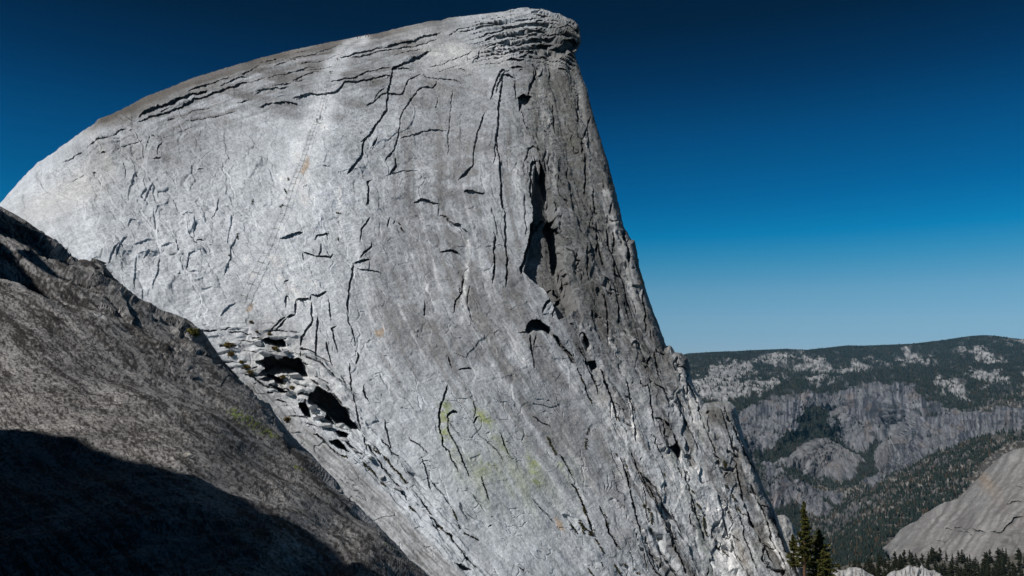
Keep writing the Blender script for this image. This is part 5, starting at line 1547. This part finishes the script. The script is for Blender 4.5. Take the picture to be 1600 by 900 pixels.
# pale rock beside and below these trees
def outcrop(name, out, dep, h, amp, label, seed, colour=(.40, .40, .395), ribs=0.0):
    dfn = Spline2(dep)

    def rel(px, py, P, sd):
        F = amp * fbm(P[..., 0] / (6 * amp + 1), P[..., 1] / (6 * amp + 1), P[..., 2] / (6 * amp + 1), 4, seed, .6)
        if ribs:
            r = perlin(px / 5.0 + .8 * perlin(px / 9, py / 20, None, seed + 4), py / 60, None, seed + 2)
            F = F + ribs * r
        return F * sstep(0, 2.5, sd)

    def colr(px, py, P, sd, F):
        C = np.empty(px.shape + (3,)); C[:] = colour
        n2 = fbm(px / 4, py / 9, None, 4, seed + 6, .65)
        C = mixc(C, (.13, .125, .115), np.clip(.9 * n2 + .1, 0, .75))
        return np.clip(C, .03, .6)
    p = Patch(name, rough_line(out, 2.5, 1.0, seed, True), h, dfn, rel, colr, M_DOME, lambda a, b: (5 + 0 * a, amp * 3 + 0 * a), ((1, 4 * amp), (3, 20 * amp)))
    del p.ob["kind"]
    tag(p.ob, label, "rock outcrop")
    return p


outcrop("rock_outcrop", [tuple(q) for q in [(1214, 806), (1222, 804), (1228, 806), (1234, 812), (1241, 823), (1247, 838), (1250, 850), (1262, 872), (1272, 890), (1300, 893), (1302, 960), (1275, 960), (1252, 905), (1238, 872), (1226, 842)]],
        [(1226, 806, 152), (1246, 838, 151), (1230, 850, 149), (1262, 890, 146), (1275, 955, 138), (1300, 955, 138), (1250, 900, 146)], .8, .9, "pale broken rock behind the conifers at the foot of the cliff", 601)
outcrop("rock_outcrop", [tuple(q) for q in [(1290, 905), (1297, 893), (1304, 890), (1318, 891), (1326, 887), (1338, 886), (1348, 889), (1356, 896), (1366, 899), (1374, 910), (1380, 960), (1285, 960)]],
        [(1297, 893, 158), (1338, 886, 160), (1366, 899, 160), (1285, 960, 146), (1380, 960, 146), (1330, 930, 150)], .7, .7, "jagged pale outcrop at the bottom edge right of the conifers", 602, ribs=.4)
outcrop("rock_outcrop", [tuple(q) for q in [(1378, 910), (1387, 897), (1396, 892), (1406, 891), (1414, 887), (1420, 883), (1426, 887), (1430, 884), (1436, 889), (1440, 882), (1445, 888), (1452, 892), (1460, 890), (1468, 897), (1478, 905), (1490, 960), (1370, 960)]],
        [(1387, 897, 420), (1420, 883, 430), (1468, 897, 430), (1370, 960, 380), (1490, 960, 380), (1430, 930, 395)], .7, 1.6, "pale outcrop of upright rock blades at the bottom edge below the bare dome", 603, ribs=2.2)

# darker trees in front of the bare dome, bottom right
DT = [(.026, .034, .019), (.036, .042, .020), (.020, .027, .017), (.055, .048, .020)]
protos = [conifer_mesh(20.0, sp, 40 + i, n_whorl=15, leaf=.9, tints=DT, bare=.06) for i, sp in enumerate((.22, .28, .34))]
rng = np.random.default_rng(9)
spots = []
for _ in range(400):
    x_ = rng.uniform(1290, 1640)
    top = np.interp(x_, [1290, 1360, 1400, 1440, 1470, 1500, 1530, 1560, 1600, 1640], [884, 872, 868, 864, 860, 868, 874, 864, 862, 860])
    y_ = top + rng.uniform(10, 58)
    spots.append((x_, y_))
    if len(spots) >= 230: break
for i, (x_, y_) in enumerate(sorted(spots, key=lambda q: q[1])):
    tm, cm = protos[i % 3]
    d = np.interp(y_, [860, 925], [1150, 800])
    e = empty("conifer", Vector(at(np.array(x_), np.array(y_), np.array(d))))
    s_ = rng.uniform(.45, .95)
    e.scale = (s_, s_, s_ * rng.uniform(.9, 1.2)); e.rotation_euler = (0, 0, rng.uniform(0, 6.28))
    link("trunk", tm, e); link("crown", cm, e)
    tag(e, "dark conifer in the wood along the bottom right below the bare granite dome", "tree", "conifers below the bare dome")
hill = outcrop("wooded_knoll", [(1276, 985), (1290, 890), (1330, 882), (1390, 876), (1450, 872), (1480, 876), (1520, 884), (1560, 872), (1610, 862), (1700, 858), (1700, 985)],
               [(1290, 900, 1180), (1450, 884, 1200), (1610, 862, 1220), (1700, 985, 760), (1276, 985, 760), (1480, 930, 860)], 1.2, 3.0, "x", 604, (.11, .10, .085))
for k_ in ("label", "category"): del hill.ob[k_]
hill.ob["kind"] = 'structure'

# ------------------------------------------------------------------ the cable route and the climbers
M_STEEL = plain_material("steel_cable", (.26, .26, .27), .5, .6, .15, 8)
M_WOOD = plain_material("weathered_wood", (.20, .17, .13), .85, 0, .3, 8)


def tube(name, pts, r, mat, parent, S=5):
    P = np.array(pts); n = len(P)
    T = np.gradient(P, axis=0); T /= np.linalg.norm(T, axis=1, keepdims=True) + 1e-9
    A = np.cross(T, np.array([0.01, .2, 1.0])); A /= np.linalg.norm(A, axis=1, keepdims=True) + 1e-9
    B = np.cross(T, A)
    V = np.stack([P + r * (A * math.cos(2 * math.pi * k / S) + B * math.sin(2 * math.pi * k / S)) for k in range(S)], 1).reshape(-1, 3)
    f = [(i * S + k, i * S + (k + 1) % S, (i + 1) * S + (k + 1) % S, (i + 1) * S + k) for i in range(n - 1) for k in range(S)]
    return link(name, make_mesh(name, V, f, None, None, mat, True), parent)


route = np.array(CABLE)
Ls = np.r_[0, np.cumsum(np.hypot(*np.diff(route, axis=0).T))]
ss = np.linspace(0, Ls[-1], 400)
rx, ry = np.interp(ss, Ls, route[:, 0]), np.interp(ss, Ls, route[:, 1])
RP = dome.point(rx, ry); RN = dome.normal(rx, ry)
ker = np.ones(25) / 25
RPs = np.stack([np.convolve(np.pad(RP[:, i], 12, mode='edge'), ker, 'valid') for i in range(3)], -1)
RNs = np.stack([np.convolve(np.pad(RN[:, i], 12, mode='edge'), ker, 'valid') for i in range(3)], -1); RNs /= np.linalg.norm(RNs, axis=1, keepdims=True)
RT = np.gradient(RPs, axis=0); RT /= np.linalg.norm(RT, axis=1, keepdims=True)
RS = np.cross(RT, RNs); RS /= np.linalg.norm(RS, axis=1, keepdims=True)
arc = np.r_[0, np.cumsum(np.linalg.norm(np.diff(RPs, axis=0), axis=1))]
cab = empty("cable_handrail", Vector((0, 0, 0)))
tag(cab, "pair of steel hand cables on posts with wooden footboards climbing the pale face", "cable handrail")
for sgn in (-1, 1):
    tube("cable", RPs + RNs * .9 + RS * (.55 * sgn), .022, M_STEEL, cab)
stations = np.arange(2.0, arc[-1], 4.6)
for s_ in stations:
    i = int(np.argmin(np.abs(arc - s_)))
    for sgn in (-1, 1):
        b0 = RPs[i] + RS[i] * (.55 * sgn) - RNs[i] * .4
        tube("post", [b0, b0 + RNs[i] * .7, b0 + RNs[i] * 1.3], .026, M_STEEL, cab)
    c = RPs[i] + RNs[i] * .30
    X_, Y_, Z_ = RS[i] * .72, RT[i] * .05, RNs[i] * .03
    v = [c + X_ * a + Y_ * b + Z_ * g for g in (-1, 1) for b in (-1, 1) for a in (-1, 1)]
    link("footboard", make_mesh("footboard", np.array(v), [(0, 2, 3, 1), (4, 5, 7, 6), (0, 1, 5, 4), (2, 6, 7, 3), (0, 4, 6, 2), (1, 3, 7, 5)], None, None, M_WOOD), cab)

M_SKIN = plain_material("skin", (.42, .26, .19), .6, 0, .08, 5)


def skinned(name, verts, edges, radii, mat, parent, levels=1):
    me = bpy.data.meshes.new(name)
    me.from_pydata(verts, edges, [])
    o = bpy.data.objects.new(name, me)
    COL.objects.link(o)
    md = o.modifiers.new("skin", 'SKIN'); md.use_smooth_shade = True
    sv = me.skin_vertices[0].data
    for k, r in enumerate(radii):
        sv[k].radius = (r, r) if not isinstance(r, tuple) else r
    sv[0].use_root = True
    sb = o.modifiers.new("sub", 'SUBSURF'); sb.levels = levels; sb.render_levels = levels
    bpy.context.view_layer.update()
    ev = o.evaluated_get(bpy.context.evaluated_depsgraph_get())
    m2 = bpy.data.meshes.new_from_object(ev)
    m2.name = name
    m2.materials.clear(); m2.materials.append(mat)
    bpy.data.objects.remove(o)
    return link(name, m2, parent)


POSE = {
    'stand': dict(pelvis=(0, 0, .94), waist=(0, .01, 1.1), chest=(0, .0, 1.33), neck=(0, 0, 1.48), head=(0, .02, 1.60), top=(0, .01, 1.72), sh=(.18, 0, 1.42), el=(.25, .0, 1.15), ha=(.27, .10, .92), hip=(.09, 0, .91), kn=(.10, .03, .50), an=(.11, -.02, .09), toe=(.12, .13, .04), el2=(.25, .02, 1.15), ha2=(.24, .14, .93), kn2=(.11, .05, .50), an2=(.13, .03, .09), toe2=(.14, .18, .04)),
    'climb': dict(pelvis=(0, -.12, .84), waist=(0, -.04, .98), chest=(0, .10, 1.18), neck=(0, .18, 1.31), head=(0, .25, 1.42), top=(0, .27, 1.54), sh=(.18, .12, 1.27), el=(.36, .30, 1.10), ha=(.52, .50, 1.15), hip=(.09, -.12, .82), kn=(.12, .12, .52), an=(.12, -.02, .12), toe=(.12, .12, .10), el2=(.36, .24, 1.06), ha2=(.52, .42, 1.02), kn2=(.12, -.02, .44), an2=(.12, -.22, .04), toe2=(.12, -.08, .04)),
}


def person(P, face, pose, shirt, trousers, label, pack=None, hat=None, group=None):
    q = POSE[pose]
    e = empty("person", Vector(P))
    e.rotation_euler = (0, 0, face)
    mir = lambda p, s: (p[0] * s, p[1], p[2])
    R, Lf = 1, -1
    V = [q['pelvis'], q['waist'], q['chest'], q['neck'], q['head'], q['top'],
         mir(q['sh'], 1), mir(q['el'], 1), mir(q['ha'], 1), mir(q['sh'], -1), mir(q['el2'], -1), mir(q['ha2'], -1),
         mir(q['hip'], 1), mir(q['kn'], 1), mir(q['an'], 1), mir(q['toe'], 1), mir(q['hip'], -1), mir(q['kn2'], -1), mir(q['an2'], -1), mir(q['toe2'], -1)]
    E = [(0, 1), (1, 2), (2, 3), (3, 4), (4, 5), (2, 6), (6, 7), (7, 8), (2, 9), (9, 10), (10, 11), (0, 12), (12, 13), (13, 14), (14, 15), (0, 16), (16, 17), (17, 18), (18, 19)]
    r = [.125, .115, .14, .055, .095, .075, .065, .045, .035, .065, .045, .035, .085, .06, .042, .04, .085, .06, .042, .04]
    skinned("body", V, E, r, M_SKIN, e)
    f = lambda c, k: plain_material(k, c, .85, 0, .12, 6)
    skinned("shirt", [V[1], V[2], V[6], V[7], V[9], V[10], tuple(np.array(V[3]) * .6 + np.array(V[2]) * .4), V[0]], [(0, 1), (1, 2), (2, 3), (1, 4), (4, 5), (1, 6), (0, 7)], [.135, .16, .085, .062, .085, .062, .075, .14], f(shirt, "shirt_cloth"), e)
    skinned("trousers", [V[0], V[12], V[13], V[14], V[16], V[17], V[18]], [(0, 1), (1, 2), (2, 3), (0, 4), (4, 5), (5, 6)], [.145, .105, .078, .06, .105, .078, .06], f(trousers, "trouser_cloth"), e)
    h = np.array(V[4]); tp = np.array(V[5])
    hc = hat or (.05, .035, .025)
    skinned("hat" if hat else "hair", [tuple(h * .35 + tp * .65 + np.array([0, -.03, 0])), tuple(tp + np.array([0, -.01, .02]))], [(0, 1)], [.105, .08], f(hc, "head_cover"), e)
    for s in (1, -1):
        a = V[14 if s > 0 else 18]; b = V[15 if s > 0 else 19]
        skinned("boot", [(a[0], a[1] - .03, a[2] - .02), b], [(0, 1)], [.06, .05], f((.05, .04, .035), "boot_leather"), e)
    if pack:
        c = np.array(V[2]) * .6 + np.array(V[1]) * .4; up = np.array(V[2]) - np.array(V[1]); up /= np.linalg.norm(up)
        bk = np.array([0, -up[2], up[1]])
        skinned("backpack", [tuple(c + bk * .20 - up * .20), tuple(c + bk * .21 + up * .18)], [(0, 1)], [(.15, .10), (.13, .09)], f(pack, "pack_cloth"), e)
    tag(e, label, "person", group)
    return e


def on_route(py, side=0.0):
    i = int(np.argmin(np.abs(ry - py)))
    p = dome.point(rx[i], ry[i]) + RS[i] * side
    t = RT[i] * (1 if RT[i][1] > 0 else -1)
    return p, math.atan2(-t[0], t[1])


p, a = on_route(192, .1)
person(p, a, 'climb', (.05, .07, .10), (.03, .03, .035), "lower left climber of the close pair halfway up the cables, in dark clothes", (.03, .035, .05))
p, a = on_route(186, .7)
person(p, a, 'climb', (.07, .12, .17), (.035, .035, .04), "upper right climber of the close pair halfway up the cables, in a bluish top", None, (.04, .04, .05))
p, a = on_route(121, .0)
person(p, a, 'climb', (.03, .035, .04), (.05, .045, .04), "lone dark climber with a pack on the cables above the close pair", (.035, .03, .04))
p, a = on_route(97, .0)
person(p, a, 'climb', (.30, .12, .05), (.05, .05, .06), "climber in an orange top near the upper end of the cables", None)
for (x_, s_, t_, l_) in ((558.5, (.22, .05, .04), (.05, .04, .04), "hiker in dull red at the left end of the group on the crest"), (562.5, (.26, .08, .06), (.06, .05, .05), "hiker in reddish brown second from left in the group on the crest"),
                         (571, (.50, .38, .04), (.05, .05, .04), "hiker in a yellow top in the group on the crest"), (575.5, (.22, .08, .05), (.06, .04, .04), "hiker in brown right beside the yellow one on the crest")):
    yy = np.interp(x_, CREST_X, CREST_Y) + 3.2
    person(dome.point(x_, yy), random.uniform(0, 6), 'stand', s_, t_, l_)
